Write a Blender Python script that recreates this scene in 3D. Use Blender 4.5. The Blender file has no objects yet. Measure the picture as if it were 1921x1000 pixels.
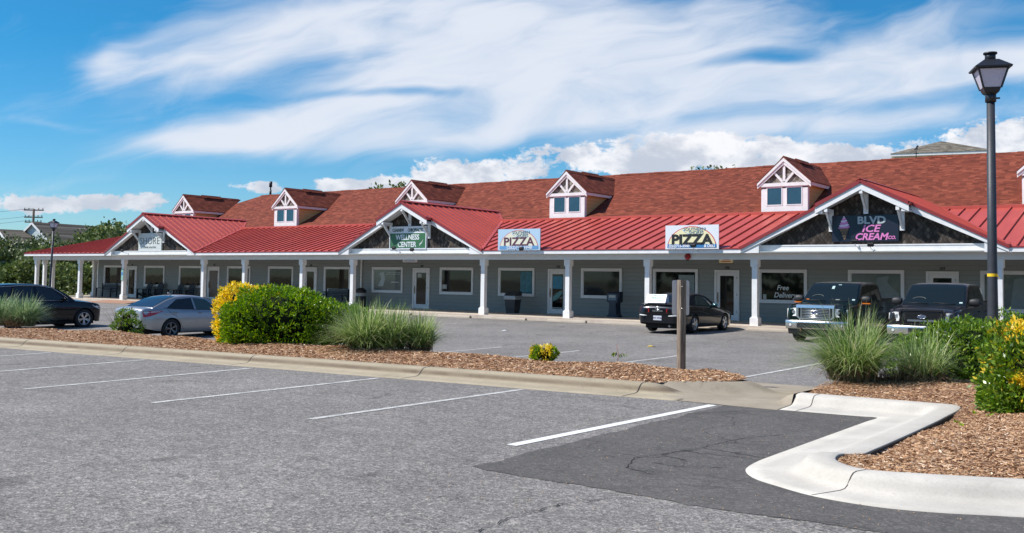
import bpy, bmesh, math, random
import numpy as np
from mathutils import Vector, Matrix
R = math.radians
S = bpy.context.scene
COL = S.collection
rnd = random.Random(7)

# ------------------------------------------------------------------ camera
cam_data = bpy.data.cameras.new('camera')
cam = bpy.data.objects.new('camera', cam_data)
COL.objects.link(cam)
cam.location = (0, 0, 1.64)
cam.matrix_world = Matrix.Translation((0, 0, 1.64)) @ Matrix.Rotation(R(35.96), 4, 'Z') @ Matrix.Rotation(R(93.0), 4, 'X') @ Matrix.Rotation(R(0.868), 4, 'Z')
cam_data.sensor_width = 36
cam_data.lens = 1847.0 / 1921.0 * 36
cam_data.shift_y = -71.0 / 1921.0
cam_data.clip_start = 0.1
cam_data.clip_end = 5000
S.camera = cam

# ------------------------------------------------------------------ sun, exposure
SUN = Vector((-0.505, -0.442, 0.741)).normalized()      # towards the sun
sun_data = bpy.data.lights.new('sun', 'SUN')
sun_data.energy = 4.2
sun_data.angle = R(0.55)
sun_data.color = (1.0, 0.955, 0.89)
sun = bpy.data.objects.new('sun', sun_data)
COL.objects.link(sun)
sun.rotation_euler = SUN.to_track_quat('Z', 'Y').to_euler()
S.view_settings.view_transform = 'Standard'
S.view_settings.look = 'None'
S.view_settings.gamma = 1
S.view_settings.exposure = 0.48

# ------------------------------------------------------------------ world: Nishita sky with procedural clouds
W = bpy.data.worlds.new("World")
S.world = W
W.use_nodes = True
nt = W.node_tree
nt.nodes.clear()


class NG:
    """small helper for writing node maths"""
    def __init__(s, nt):
        s.nt = nt

    def n(s, t, **k):
        x = s.nt.nodes.new(t)
        for a, b in k.items():
            setattr(x, a, b)
        return x

    def put(s, sock, v):
        if hasattr(v, 'is_output') or isinstance(v, bpy.types.NodeSocket):
            s.nt.links.new(v, sock)
        else:
            sock.default_value = v

    def m(s, op, a, b=0.0, c=None, clamp=False):
        x = s.n('ShaderNodeMath', operation=op)
        x.use_clamp = clamp
        s.put(x.inputs[0], a)
        s.put(x.inputs[1], b)
        if c is not None:
            s.put(x.inputs[2], c)
        return x.outputs[0]

    def add(s, a, b): return s.m('ADD', a, b)
    def sub(s, a, b): return s.m('SUBTRACT', a, b)
    def mul(s, a, b): return s.m('MULTIPLY', a, b)

    def xyz(s, a, b, c=0.0):
        x = s.n('ShaderNodeCombineXYZ')
        s.put(x.inputs[0], a); s.put(x.inputs[1], b); s.put(x.inputs[2], c)
        return x.outputs[0]

    def sep(s, v):
        x = s.n('ShaderNodeSeparateXYZ')
        s.put(x.inputs[0], v)
        return x.outputs

    def noise(s, v, scale, detail=3, rough=0.5, dist=0.0, lac=2.0):
        x = s.n('ShaderNodeTexNoise')
        if v is not None:
            s.put(x.inputs['Vector'], v)
        x.inputs['Scale'].default_value = scale
        x.inputs['Detail'].default_value = detail
        x.inputs['Roughness'].default_value = rough
        x.inputs['Distortion'].default_value = dist
        x.inputs['Lacunarity'].default_value = lac
        return x.outputs[0]

    def voro(s, v, scale, feature='F1', out='Distance', rand=1.0):
        x = s.n('ShaderNodeTexVoronoi', feature=feature)
        if v is not None:
            s.put(x.inputs['Vector'], v)
        x.inputs['Scale'].default_value = scale
        x.inputs['Randomness'].default_value = rand
        return x.outputs[out]

    def ramp(s, f, pts, interp='LINEAR'):
        x = s.n('ShaderNodeValToRGB')
        cr = x.color_ramp
        cr.interpolation = interp
        while len(cr.elements) > 1:
            cr.elements.remove(cr.elements[-1])
        cr.elements[0].position = pts[0][0]
        c = pts[0][1]
        cr.elements[0].color = (*c, 1) if len(c) == 3 else c
        for p, c in pts[1:]:
            e = cr.elements.new(p)
            e.color = (*c, 1) if len(c) == 3 else c
        s.put(x.inputs[0], f)
        return x.outputs[0]

    def mr(s, v, a, b, c=0.0, d=1.0, smooth=False):
        x = s.n('ShaderNodeMapRange')
        x.clamp = True
        if smooth:
            x.interpolation_type = 'SMOOTHSTEP'
        s.put(x.inputs[0], v)
        x.inputs[1].default_value = a; x.inputs[2].default_value = b
        x.inputs[3].default_value = c; x.inputs[4].default_value = d
        return x.outputs[0]

    def mix(s, f, a, b, mode='MIX'):
        x = s.n('ShaderNodeMix', data_type='RGBA', blend_type=mode)
        s.put(x.inputs[0], f)
        s.put(x.inputs[6], a if not isinstance(a, tuple) else (*a[:3], 1))
        s.put(x.inputs[7], b if not isinstance(b, tuple) else (*b[:3], 1))
        return x.outputs[2]

    def bump(s, h, strength=0.3, dist=0.01):
        x = s.n('ShaderNodeBump')
        x.inputs['Strength'].default_value = strength
        x.inputs['Distance'].default_value = dist
        s.put(x.inputs['Height'], h)
        return x.outputs[0]


g = NG(nt)
sky = g.n('ShaderNodeTexSky', sky_type='NISHITA')
sky.sun_disc = False
sky.sun_elevation = math.asin(SUN.z)
sky.sun_rotation = math.atan2(SUN.x, SUN.y)
sky.air_density = 1.0
sky.dust_density = 0.3
sky.ozone_density = 3.0
tc = g.n('ShaderNodeTexCoord')
rot = g.n('ShaderNodeVectorRotate', rotation_type='Z_AXIS')
g.put(rot.inputs['Vector'], tc.outputs['Generated'])
rot.inputs['Angle'].default_value = R(-35.96)
x_, y_, z_ = g.sep(rot.outputs[0])
yc = g.m('MAXIMUM', g.m('ABSOLUTE', y_), 0.2)
U = g.m('DIVIDE', x_, yc)             # tangent of the bearing off north-west
V = g.m('DIVIDE', z_, yc)             # tangent of the height
P0 = g.xyz(U, V)


def blobs(lst, fu, fv):
    tot = None
    for (cx, cy, rx, ry, a, amp) in lst:
        ca, sa = math.cos(R(a)), math.sin(R(a))
        du = g.sub(fu, (cx - 960) / 1847.0)
        dv = g.sub(fv, (525 - cy) / 1847.0)
        p = g.m('MULTIPLY_ADD', du, ca * 1847.0 / rx, g.mul(dv, sa * 1847.0 / rx))
        q = g.m('MULTIPLY_ADD', du, -sa * 1847.0 / ry, g.mul(dv, ca * 1847.0 / ry))
        e = g.m('MULTIPLY_ADD', p, p, g.mul(q, q))
        w = g.mul(g.m('EXPONENT', g.mul(e, -1.0)), amp)
        tot = w if tot is None else g.add(tot, w)
    return tot


wn = g.n('ShaderNodeTexNoise')
g.put(wn.inputs['Vector'], P0)
wn.inputs['Scale'].default_value = 5.0
wn.inputs['Detail'].default_value = 3
wx, wy, wz = g.sep(wn.outputs['Color'])
Uw = g.m('MULTIPLY_ADD', g.sub(wx, 0.5), 0.14, U)
Vw = g.m('MULTIPLY_ADD', g.sub(wy, 0.5), 0.05, V)
# thin streaked cloud
cir = blobs([
    (420, 262, 260, 30, 4, 1.1), (640, 205, 180, 40, 12, .8), (330, 130, 330, 55, 14, .30), (190, 135, 60, 26, 25, .55),
    (560, 60, 330, 70, 14, .85), (900, 40, 300, 80, 8, 1.0), (900, 130, 320, 50, 10, .9), (1150, 130, 330, 60, 8, 1.0),
    (760, 275, 220, 26, 6, .7), (1040, 215, 260, 38, 8, .9), (1330, 165, 300, 46, 6, .85), (1660, 130, 330, 48, 8, 1.0),
    (1420, 235, 300, 28, 4, .9), (1750, 30, 260, 40, 12, .45), (1780, 190, 240, 26, 4, .55), (1250, 20, 260, 50, 8, .7),
    (1500, 275, 300, 26, 2, .6), (1600, 60, 300, 40, 10, .45), (1850, 110, 200, 30, 8, .7), (330, 60, 150, 40, 20, .25), (60, 240, 80, 8, -8, .35), (80, 358, 120, 16, 4, .4), (2300, 120, 300, 120, 5, .6), (-400, 200, 250, 80, 8, .5),
    (700, 185, 150, 11, 4, -.6), (770, 178, 90, 12, 3, -.5), (1420, 108, 130, 16, 5, -.8), (1530, 70, 160, 22, 12, -.45)], Uw, Vw)
rot2 = g.n('ShaderNodeVectorRotate', rotation_type='Z_AXIS')
g.put(rot2.inputs['Vector'], g.xyz(Uw, Vw))
rot2.inputs['Angle'].default_value = R(-13)
sx, sy, sz = g.sep(rot2.outputs[0])
fine = g.noise(g.xyz(g.mul(sx, 5.0), g.mul(sy, 19.0)), 1.6, 7, 0.55, 0.8)
mid = g.noise(g.xyz(g.mul(sx, 3.0), g.mul(sy, 10.0), 3.3), 1.6, 4, 0.5, 0.6)
tex = g.add(g.mul(fine, 0.75), g.mul(mid, 0.55))
cirm = g.mr(g.add(g.m('MINIMUM', cir, 1.15), g.mul(g.sub(tex, 0.66), 1.55)), 0.05, 1.35, 0, 0.96, True)
# heaped cloud low over the horizon
cum = blobs([
    (850, 330, 120, 30, 0, 1.2), (700, 352, 90, 16, 0, .9), (950, 322, 60, 18, 0, .8), (480, 356, 60, 12, 0, .9), (630, 349, 50, 11, 0, .8), (1050, 285, 90, 26, 0, .75),
    (1180, 310, 110, 26, 0, .9), (1300, 270, 130, 32, 0, 1.1), (1450, 285, 180, 32, 0, 1.1), (1620, 290, 110, 24, 0, .9), (1880, 250, 110, 45, 0, 1.25),
    (1700, 330, 200, 20, 0, .8), (230, 388, 110, 18, 0, 1.0), (60, 398, 110, 16, 0, .9), (1950, 300, 300, 40, 0, .9), (-300, 390, 300, 25, 0, 1), (2500, 250, 300, 60, 0, 1)], U, V)
puff = g.noise(g.xyz(g.mul(U, 1.0), g.mul(V, 1.5)), 34.0, 7, 0.66, 0.2)
cumv = g.add(g.m('MINIMUM', cum, 1.1), g.mul(g.mul(g.sub(puff, 0.5), 2.6), g.mr(cum, 0.05, 0.4, 0.0, 1.0, True)))
cumm = g.mr(cumv, 0.40, 0.78, 0, 0.95, True)
puff2 = g.noise(g.xyz(g.add(U, 0.006), g.mul(g.add(V, 0.01), 1.7)), 16.0, 5, 0.6, 0.2)
shade = g.mul(g.mr(puff2, 0.36, 0.62, 0.0, 1.0, True), g.mr(V, 0.055, 0.12, .5, 1.0, True))
cumcol = g.mix(shade, (0.60, 0.65, 0.74), (1.02, 1.02, 1.03))
tint = g.ramp(V, [(0.0, (.58, .80, .95)), (0.06, (.46, .75, .94)), (.14, (.30, .70, .92)), (.25, (.15, .66, .90)), (.6, (.32, .70, .95)), (1.0, (.55, .8, 1.0))])
skyc = g.mix(1.0, sky.outputs[0], tint, 'MULTIPLY')
CLOUD = 6.9
cc = g.mix(1.0, cumcol, (CLOUD, CLOUD, CLOUD * 1.02), 'MULTIPLY')
c1 = g.mix(cirm, skyc, (CLOUD * .82, CLOUD * .87, CLOUD * .97))
c2 = g.mix(cumm, c1, cc)
hz = g.mr(z_, -0.02, 0.0, 0, 1)
bg = g.n('ShaderNodeBackground')
g.put(bg.inputs[0], c2)
bg.inputs[1].default_value = 0.1
out = g.n('ShaderNodeOutputWorld')
nt.links.new(bg.outputs[0], out.inputs[0])

# ------------------------------------------------------------------ materials
MATS = {}


def mat(name, color=None, rough=0.6, metal=0.0, spec=0.5, fn=None, coat=0.0, alpha=None, trans=0.0, ior=None):
    if name in MATS:
        return MATS[name]
    m = bpy.data.materials.new(name)
    m.use_nodes = True
    t = m.node_tree
    b = t.nodes['Principled BSDF']
    b.inputs['Roughness'].default_value = rough
    b.inputs['Metallic'].default_value = metal
    b.inputs['Specular IOR Level'].default_value = spec
    b.inputs['Coat Weight'].default_value = coat
    b.inputs['Coat Roughness'].default_value = 0.03
    b.inputs['Transmission Weight'].default_value = trans
    if ior:
        b.inputs['IOR'].default_value = ior
    if color:
        b.inputs['Base Color'].default_value = (*color, 1)
    if fn:
        q = NG(t)
        tcn = q.n('ShaderNodeTexCoord')
        fn(q, b, tcn.outputs['Object'])
    MATS[name] = m
    return m


def plain(name, color, rough=0.6, var=0.12, scale=6.0, bumpy=0.0, bscale=60.0, **k):
    """one base colour broken up by weathering noise"""
    def fn(q, b, P):
        geo = q.n('ShaderNodeNewGeometry')
        P = geo.outputs['Position']
        n1 = q.noise(P, scale, 4, 0.6)
        f = q.mr(n1, 0.25, 0.75, 1 - var, 1 + var * 0.6)
        q.put(b.inputs['Base Color'], q.mix(1.0, color, q.ramp_value(f), 'MULTIPLY'))
        if bumpy:
            q.put(b.inputs['Normal'], q.bump(q.noise(P, bscale, 3), bumpy, 0.01))
    return mat(name, None, rough, fn=fn, **k)


def _rv(s, f):
    x = s.n('ShaderNodeCombineColor')
    for i in range(3):
        s.put(x.inputs[i], f)
    return x.outputs[0]


NG.ramp_value = _rv


def pos(q):
    return q.n('ShaderNodeNewGeometry').outputs['Position']


def asphalt(name, dark, light, spk, tone2):
    def fn(q, b, P):
        P = pos(q)
        a = q.voro(P, 85.0, out='Color')
        r_, g_, b_ = q.sep(a)
        fine = q.mr(r_, 0, 1, 0, 1)
        big = q.noise(P, 0.35, 5, 0.6)
        med = q.noise(P, 3.0, 4, 0.65)
        vfine = q.noise(P, 260.0, 2, 0.7)
        coarse = q.voro(P, 30.0, out='Color')
        cr_, cg_, cb_ = q.sep(coarse)
        t = q.add(q.add(q.mul(fine, 0.5), q.mul(vfine, 0.35)), q.mul(cr_, 0.25))
        c = q.ramp(t, [(0.12, dark), (0.5, tone2), (0.78, light), (0.97, spk)])
        f = q.mul(q.mr(big, 0.3, 0.7, 0.80, 1.12), q.mr(med, 0.25, 0.75, 0.84, 1.10))
        # oil drips and scuffs where cars stand, faint tyre polish, hairline cracks
        st = q.noise(P, 1.1, 3, 0.5, 0.6)
        st2 = q.noise(q.xyz(q.mul(q.sep(P)[0], .5), q.mul(q.sep(P)[1], 2.6)), 1.5, 4, 0.65, 1.0)
        f = q.mul(f, q.mul(q.mr(st, 0.63, 0.74, 1.0, 0.66, True), q.mr(st2, 0.58, 0.72, 1.0, 0.74, True)))
        warp = q.n('ShaderNodeTexNoise'); q.put(warp.inputs['Vector'], P); warp.inputs['Scale'].default_value = 0.7; warp.inputs['Detail'].default_value = 5
        wv = q.n('ShaderNodeVectorMath', operation='MULTIPLY_ADD'); q.put(wv.inputs[0], warp.outputs['Color']); wv.inputs[1].default_value = (2.2, 2.2, 0); q.put(wv.inputs[2], P)
        cd = q.voro(wv.outputs[0], 0.16, feature='DISTANCE_TO_EDGE')
        cm = q.mul(q.mr(cd, 0.0006, 0.0022, 1.0, 0.0), q.mr(q.noise(P, 0.25, 2), 0.46, 0.56))
        f = q.mul(f, q.mr(cm, 0, 1, 1.0, 0.45))
        q.put(b.inputs['Base Color'], q.mix(1.0, c, q.ramp_value(f), 'MULTIPLY'))
        q.put(b.inputs['Normal'], q.bump(t, 0.55, 0.012))
    return mat(name, None, 0.85, fn=fn, spec=0.35)


def concrete(name, c1, c2, stain_shade, face_dark=None):
    def fn(q, b, P):
        P = pos(q)
        n1 = q.noise(P, 1.6, 5, 0.62)
        n2 = q.noise(P, 45.0, 3, 0.6)
        n3 = q.noise(P, 240.0, 2, 0.7)
        c = q.mix(q.mr(n1, 0.3, 0.7), c1, c2)
        c = q.mix(q.mul(q.mr(n2, 0.52, 0.75), 0.35), c, stain_shade)
        st = q.noise(P, 4.0, 6, 0.7, 1.5)
        c = q.mix(q.mul(q.mr(st, 0.58, 0.72), 0.35), c, stain_shade)
        f = q.mr(n3, 0.2, 0.8, 0.84, 1.12)
        if face_dark:                      # kerb face shading, with its stains, painted in as a darker band
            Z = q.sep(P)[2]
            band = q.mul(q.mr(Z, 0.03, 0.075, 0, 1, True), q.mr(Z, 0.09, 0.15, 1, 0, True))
            c = q.mix(q.mul(q.mul(band, face_dark), q.mr(n1, .3, .65, .5, 1.0)), c, stain_shade)
        q.put(b.inputs['Base Color'], q.mix(1.0, c, q.ramp_value(f), 'MULTIPLY'))
        q.put(b.inputs['Normal'], q.bump(q.add(n2, n3), 0.35, 0.008))
    return mat(name, None, 0.85, fn=fn, spec=0.3)


def shingles(name, axis, zs=0.075, width=0.32, cols=None):
    """asphalt shingles: courses follow the slope, tabs of random tone"""
    def fn(q, b, P):
        P = pos(q)
        X = q.sep(P)
        v = q.m('DIVIDE', X[2], zs)
        row = q.m('FLOOR', v)
        fr = q.sub(v, row)
        wob = q.n('ShaderNodeTexWhiteNoise', noise_dimensions='1D')
        q.put(wob.inputs['W'], row)
        u = q.add(q.m('DIVIDE', X[axis], width), q.mul(wob.outputs['Value'], 3.0))
        col = q.m('FLOOR', u)
        fu = q.sub(u, col)
        wn = q.n('ShaderNodeTexWhiteNoise', noise_dimensions='2D')
        q.put(wn.inputs['Vector'], q.xyz(col, row))
        tone = wn.outputs['Value']
        big = q.noise(P, 0.8, 4, 0.6)
        gr = q.noise(P, 90.0, 2, 0.7)
        c = q.ramp(q.add(q.mul(tone, 0.75), q.mul(gr, 0.3)), cols)
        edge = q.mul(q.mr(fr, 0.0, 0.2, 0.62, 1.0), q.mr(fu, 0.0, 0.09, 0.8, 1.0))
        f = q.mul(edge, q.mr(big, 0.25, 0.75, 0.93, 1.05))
        q.put(b.inputs['Base Color'], q.mix(1.0, c, q.ramp_value(f), 'MULTIPLY'))
        h = q.add(q.mul(fr, -0.7), q.mul(tone, 0.35))
        q.put(b.inputs['Normal'], q.bump(h, 0.5, 0.03))
    return mat(name, None, 0.9, fn=fn, spec=0.2)


RC = [(0.0, (0.085, 0.023, 0.014)), (0.3, (0.155, 0.038, 0.022)), (0.7, (0.21, 0.052, 0.029)), (1.0, (0.30, 0.084, 0.048))]
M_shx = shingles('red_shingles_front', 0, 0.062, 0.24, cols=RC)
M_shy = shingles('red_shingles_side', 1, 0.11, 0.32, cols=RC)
HC = [(0.0, (0.05, 0.042, 0.032)), (0.5, (0.13, 0.11, 0.088)), (1.0, (0.24, 0.21, 0.17))]
M_grey_sh = shingles('grey_brown_shingles', 0, 0.2, 0.7, cols=HC)
M_tan_sh = shingles('tan_shingles', 0, 0.12, 0.7, cols=[(0, (0.07, .06, .045)), (.5, (0.15, 0.13, 0.10)), (1, (.26, .23, .18))])


def diamond(name, sx, sz, cols):
    """wooden shakes laid as pointed diamonds"""
    def fn(q, b, P):
        P = pos(q)
        X = q.sep(P)
        a = q.m('DIVIDE', X[0], sx)
        c_ = q.m('DIVIDE', X[2], sz)
        p = q.add(a, c_); r = q.sub(c_, a)
        fp = q.m('FLOOR', p); frr = q.m('FLOOR', r)
        dp = q.sub(p, fp); dr = q.sub(r, frr)
        wn = q.n('ShaderNodeTexWhiteNoise', noise_dimensions='2D')
        q.put(wn.inputs['Vector'], q.xyz(fp, frr))
        grain = q.noise(q.xyz(q.mul(X[0], 60.0), 0.0, q.mul(X[2], 6.0)), 1.0, 3, 0.6)
        c = q.ramp(q.add(q.mul(wn.outputs['Value'], 0.7), q.mul(grain, 0.4)), cols)
        e = q.m('MINIMUM', dp, dr)
        f = q.mr(e, 0.0, 0.16, 0.35, 1.0)
        q.put(b.inputs['Base Color'], q.mix(1.0, c, q.ramp_value(f), 'MULTIPLY'))
        q.put(b.inputs['Normal'], q.bump(q.add(q.mul(e, 1.0), q.mul(wn.outputs['Value'], 0.6)), 0.8, 0.03))
    return mat(name, None, 0.85, fn=fn, spec=0.25)


M_diamond = diamond('weathered_shakes', 0.16, 0.22, [(0, (0.018, 0.014, 0.011)), (.45, (0.05, 0.041, 0.034)), (.75, (0.085, 0.07, 0.06)), (1, (0.17, 0.135, 0.105))])
M_shake2 = shingles('grey_shakes', 0, 0.17, 0.15, cols=[(0, (0.06, 0.045, 0.035)), (.5, (0.18, 0.15, 0.125)), (1, (0.36, 0.32, 0.28))])


def siding(name, base, step=0.19):
    def fn(q, b, P):
        P = pos(q)
        X = q.sep(P)
        v = q.m('DIVIDE', X[2], step)
        fr = q.sub(v, q.m('FLOOR', v))
        n = q.noise(q.xyz(q.mul(X[0], 2.0), X[1], q.mul(X[2], 20.0)), 1.0, 4, 0.6)
        f = q.mul(q.mr(fr, 0.0, 0.08, 0.55, 1.0), q.mr(n, 0.2, 0.8, 0.93, 1.05))
        q.put(b.inputs['Base Color'], q.mix(1.0, base, q.ramp_value(f), 'MULTIPLY'))
        q.put(b.inputs['Normal'], q.bump(q.mul(fr, -1.0), 0.6, 0.02))
    return mat(name, None, 0.7, fn=fn, spec=0.3)


M_siding = siding('grey_green_siding', (0.265, 0.29, 0.285))
M_yellow = siding('yellow_siding', (0.62, 0.40, 0.16), 0.2)
M_whites = siding('pale_siding', (0.52, 0.60, 0.62), 0.3)
M_white = plain('white_paint', (0.81, 0.80, 0.79), 0.45, 0.12, 3.5)
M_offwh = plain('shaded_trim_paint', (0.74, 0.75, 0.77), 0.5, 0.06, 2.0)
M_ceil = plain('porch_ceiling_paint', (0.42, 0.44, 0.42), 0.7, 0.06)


def metal_fn(q, b, P):
    P = pos(q)
    n1 = q.noise(P, 0.5, 4, 0.6)
    X = q.sep(P)
    n2 = q.noise(q.xyz(q.mul(X[0], 7.0), q.mul(X[1], .7), q.mul(X[2], .7)), 1.0, 4, 0.65)
    f = q.mul(q.mr(n1, 0.3, 0.7, 0.88, 1.08), q.mr(n2, 0.3, 0.7, 0.92, 1.06))
    q.put(b.inputs['Base Color'], q.mix(1.0, (0.47, 0.080, 0.058), q.ramp_value(f), 'MULTIPLY'))
    q.put(b.inputs['Normal'], q.bump(n1, 0.15, 0.05))


M_metal = mat('red_metal_roofing', None, 0.42, fn=metal_fn, spec=0.5)
M_metal_d = plain('red_metal_trim', (0.26, 0.028, 0.03), 0.45)
M_asph = asphalt('asphalt_lot', (0.055, 0.052, 0.049), (0.35, 0.322, 0.292), (0.68, 0.60, 0.52), (0.195, 0.181, 0.166))
M_patch = asphalt('new_asphalt', (0.062, 0.058, 0.053), (0.150, 0.138, 0.125), (0.27, 0.245, 0.22), (0.108, 0.100, 0.092))
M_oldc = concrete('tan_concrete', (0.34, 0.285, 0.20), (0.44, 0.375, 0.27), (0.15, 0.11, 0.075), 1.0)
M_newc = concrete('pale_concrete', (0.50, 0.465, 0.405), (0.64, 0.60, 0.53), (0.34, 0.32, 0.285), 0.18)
M_walk = concrete('walkway_concrete', (0.50, 0.41, 0.33), (0.66, 0.57, 0.47), (0.28, 0.19, 0.13))
M_black = plain('black_metal', (0.018, 0.02, 0.026), 0.4)
M_dark = mat('dark_rubber', (0.012, 0.012, 0.012), 0.8)
M_paintw = plain('road_paint', (0.78, 0.78, 0.76), 0.7, 0.08, 20)


def worn_fn(q, b, P):
    P = pos(q)
    n = q.noise(P, 60.0, 3, 0.7)
    n2 = q.noise(P, 3.0, 3, 0.7)
    c = q.mix(q.mr(q.add(n, q.mul(n2, .5)), 0.62, 0.82), (0.74, 0.73, 0.68), (0.34, 0.33, 0.31))
    q.put(b.inputs['Base Color'], c)


M_paintold = mat('worn_road_paint', None, 0.8, fn=worn_fn)


def glassy(name, c, rough=0.03, spec=0.5, var=0.6):
    def fn(q, b, P):
        P = pos(q)
        n = q.noise(P, 1.4, 4, 0.6, 1.0)
        q.put(b.inputs['Base Color'], q.mix(q.mr(n, 0.3, 0.7), tuple(v * (1 - var) for v in c), tuple(v * (1 + var) for v in c)))
        q.put(b.inputs['Normal'], q.bump(q.noise(P, 0.8, 2), 0.03, 0.05))
    return mat(name, None, rough, fn=fn, spec=spec)


M_glass = glassy('dark_shop_glass', (0.006, 0.008, 0.009), spec=0.4)
M_glass_b = glassy('brown_shop_glass', (0.026, 0.020, 0.015), spec=0.28)
M_glass_p = glassy('papered_shop_glass', (0.14, 0.17, 0.17), 0.06, 0.5, 0.15)
M_glass_d = glassy('dormer_glass', (0.028, 0.075, 0.115), 0.12, 0.6, 0.1)

# ------------------------------------------------------------------ mesh helpers


class MB:
    def __init__(s):
        s.v = []; s.f = []; s.mi = []; s.sm = []

    def face(s, pts, mi=0, smooth=False):
        b = len(s.v)
        s.v += [tuple(p) for p in pts]
        s.f.append(tuple(range(b, b + len(pts)))); s.mi.append(mi); s.sm.append(smooth)

    def box(s, x0, x1, y0, y1, z0, z1, mi=0, M=None):
        P = [(x0, y0, z0), (x1, y0, z0), (x1, y1, z0), (x0, y1, z0), (x0, y0, z1), (x1, y0, z1), (x1, y1, z1), (x0, y1, z1)]
        if M is not None:
            P = [tuple(M @ Vector(p)) for p in P]
        b = len(s.v); s.v += P
        for q in ((0, 3, 2, 1), (4, 5, 6, 7), (0, 1, 5, 4), (1, 2, 6, 5), (2, 3, 7, 6), (3, 0, 4, 7)):
            s.f.append(tuple(b + i for i in q)); s.mi.append(mi); s.sm.append(False)

    def bar(s, p0, p1, w, h, mi=0, up=(0, 0, 1)):
        p0 = Vector(p0); p1 = Vector(p1); d = p1 - p0; L = d.length
        d = d / L; u = Vector(up)
        if abs(d.dot(u)) > 0.99:
            u = Vector((0, 1, 0))
        sx = d.cross(u).normalized(); sz = sx.cross(d)
        M = Matrix((sx.to_4d(), d.to_4d(), sz.to_4d(), (0, 0, 0, 1))).transposed()
        M = Matrix.Translation(p0) @ Matrix(((sx.x, d.x, sz.x, 0), (sx.y, d.y, sz.y, 0), (sx.z, d.z, sz.z, 0), (0, 0, 0, 1)))
        s.box(-w / 2, w / 2, 0, L, -h / 2, h / 2, mi, M)

    def tube(s, pts, r, n=8, mi=0, caps=True, smooth=True):
        pts = [Vector(p) for p in pts]
        rs = r if isinstance(r, (list, tuple)) else [r] * len(pts)
        b = len(s.v)
        prev = None
        for i, p in enumerate(pts):
            d = (pts[min(i + 1, len(pts) - 1)] - pts[max(i - 1, 0)]).normalized()
            if prev is None:
                a = Vector((0, 0, 1)) if abs(d.z) < 0.9 else Vector((1, 0, 0))
                sx = d.cross(a).normalized()
            else:
                sx = (prev - d * prev.dot(d)).normalized()
            prev = sx
            sy = d.cross(sx)
            for k in range(n):
                t = 2 * math.pi * k / n
                s.v.append(tuple(p + (sx * math.cos(t) + sy * math.sin(t)) * rs[i]))
        for i in range(len(pts) - 1):
            for k in range(n):
                a = b + i * n + k; c = b + i * n + (k + 1) % n
                s.f.append((a, c, c + n, a + n)); s.mi.append(mi); s.sm.append(smooth)
        if caps:
            s.f.append(tuple(b + k for k in range(n))[::-1]); s.mi.append(mi); s.sm.append(False)
            e = b + (len(pts) - 1) * n
            s.f.append(tuple(e + k for k in range(n))); s.mi.append(mi); s.sm.append(False)

    def prism(s, poly, axis, a0, a1, mi=0):
        """poly of 2D points, extruded along axis (0,1,2) from a0 to a1"""
        def P(u, v, w):
            return ((w, u, v), (u, w, v), (u, v, w))[axis]
        n = len(poly)
        A = [P(u, v, a0) for u, v in poly]; B = [P(u, v, a1) for u, v in poly]
        s.face(A, mi); s.face(B[::-1], mi)
        for i in range(n):
            j = (i + 1) % n
            s.face([A[i], B[i], B[j], A[j]], mi)

    def slab(s, poly3, t, mi=0):
        """planar 3D polygon thickened downwards by t"""
        A = [tuple(p) for p in poly3]; B = [(p[0], p[1], p[2] - t) for p in poly3]
        s.face(A, mi); s.face(B[::-1], mi)
        n = len(A)
        for i in range(n):
            j = (i + 1) % n
            s.face([A[j], A[i], B[i], B[j]], mi)

    def grid(s, rows, mi=0, smooth=True, closed=False):
        """rows: list of lists of points, all of one length"""
        b = len(s.v); n = len(rows[0])
        for r in rows:
            s.v += [tuple(p) for p in r]
        for i in range(len(rows) - 1):
            for k in range(n if closed else n - 1):
                a = b + i * n + k; c = b + i * n + (k + 1) % n
                s.f.append((a, c, c + n, a + n)); s.mi.append(mi); s.sm.append(smooth)

    def build(s, name, mats, parent=None, origin=(0, 0, 0), loc=None, merge=True):
        me = bpy.data.meshes.new(name)
        o3 = Vector(origin)
        me.from_pydata([(p[0] - o3.x, p[1] - o3.y, p[2] - o3.z) for p in s.v], [], s.f)
        if not isinstance(mats, (list, tuple)):
            mats = [mats]
        for m in mats:
            me.materials.append(m)
        me.polygons.foreach_set('material_index', s.mi)
        me.polygons.foreach_set('use_smooth', s.sm)
        bm = bmesh.new(); bm.from_mesh(me)
        if merge:
            bmesh.ops.remove_doubles(bm, verts=bm.verts, dist=0.0004)
        bmesh.ops.recalc_face_normals(bm, faces=bm.faces)
        bm.to_mesh(me); bm.free()
        me.update()
        o = bpy.data.objects.new(name, me)
        COL.objects.link(o)
        if parent is not None:
            o.parent = parent
        elif loc is not None:
            o.location = loc
        else:
            o.location = origin
        if loc is not None:
            o.location = loc
        return o


def tag(o, label=None, cat=None, group=None, kind=None):
    if label: o['label'] = label
    if cat: o['category'] = cat
    if group: o['group'] = group
    if kind: o['kind'] = kind
    return o


def empty(name, loc=(0, 0, 0), rz=0.0, label=None, cat=None, group=None):
    o = bpy.data.objects.new(name, None)
    COL.objects.link(o)
    o.location = loc
    o.rotation_euler = (0, 0, rz)
    o.empty_display_size = 0.2
    return tag(o, label, cat, group)


def copy_tree(o, parent=None):
    c = o.copy(); COL.objects.link(c)
    if parent is not None:
        c.parent = parent
    for ch in list(o.children):
        copy_tree(ch, c)
    return c


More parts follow.
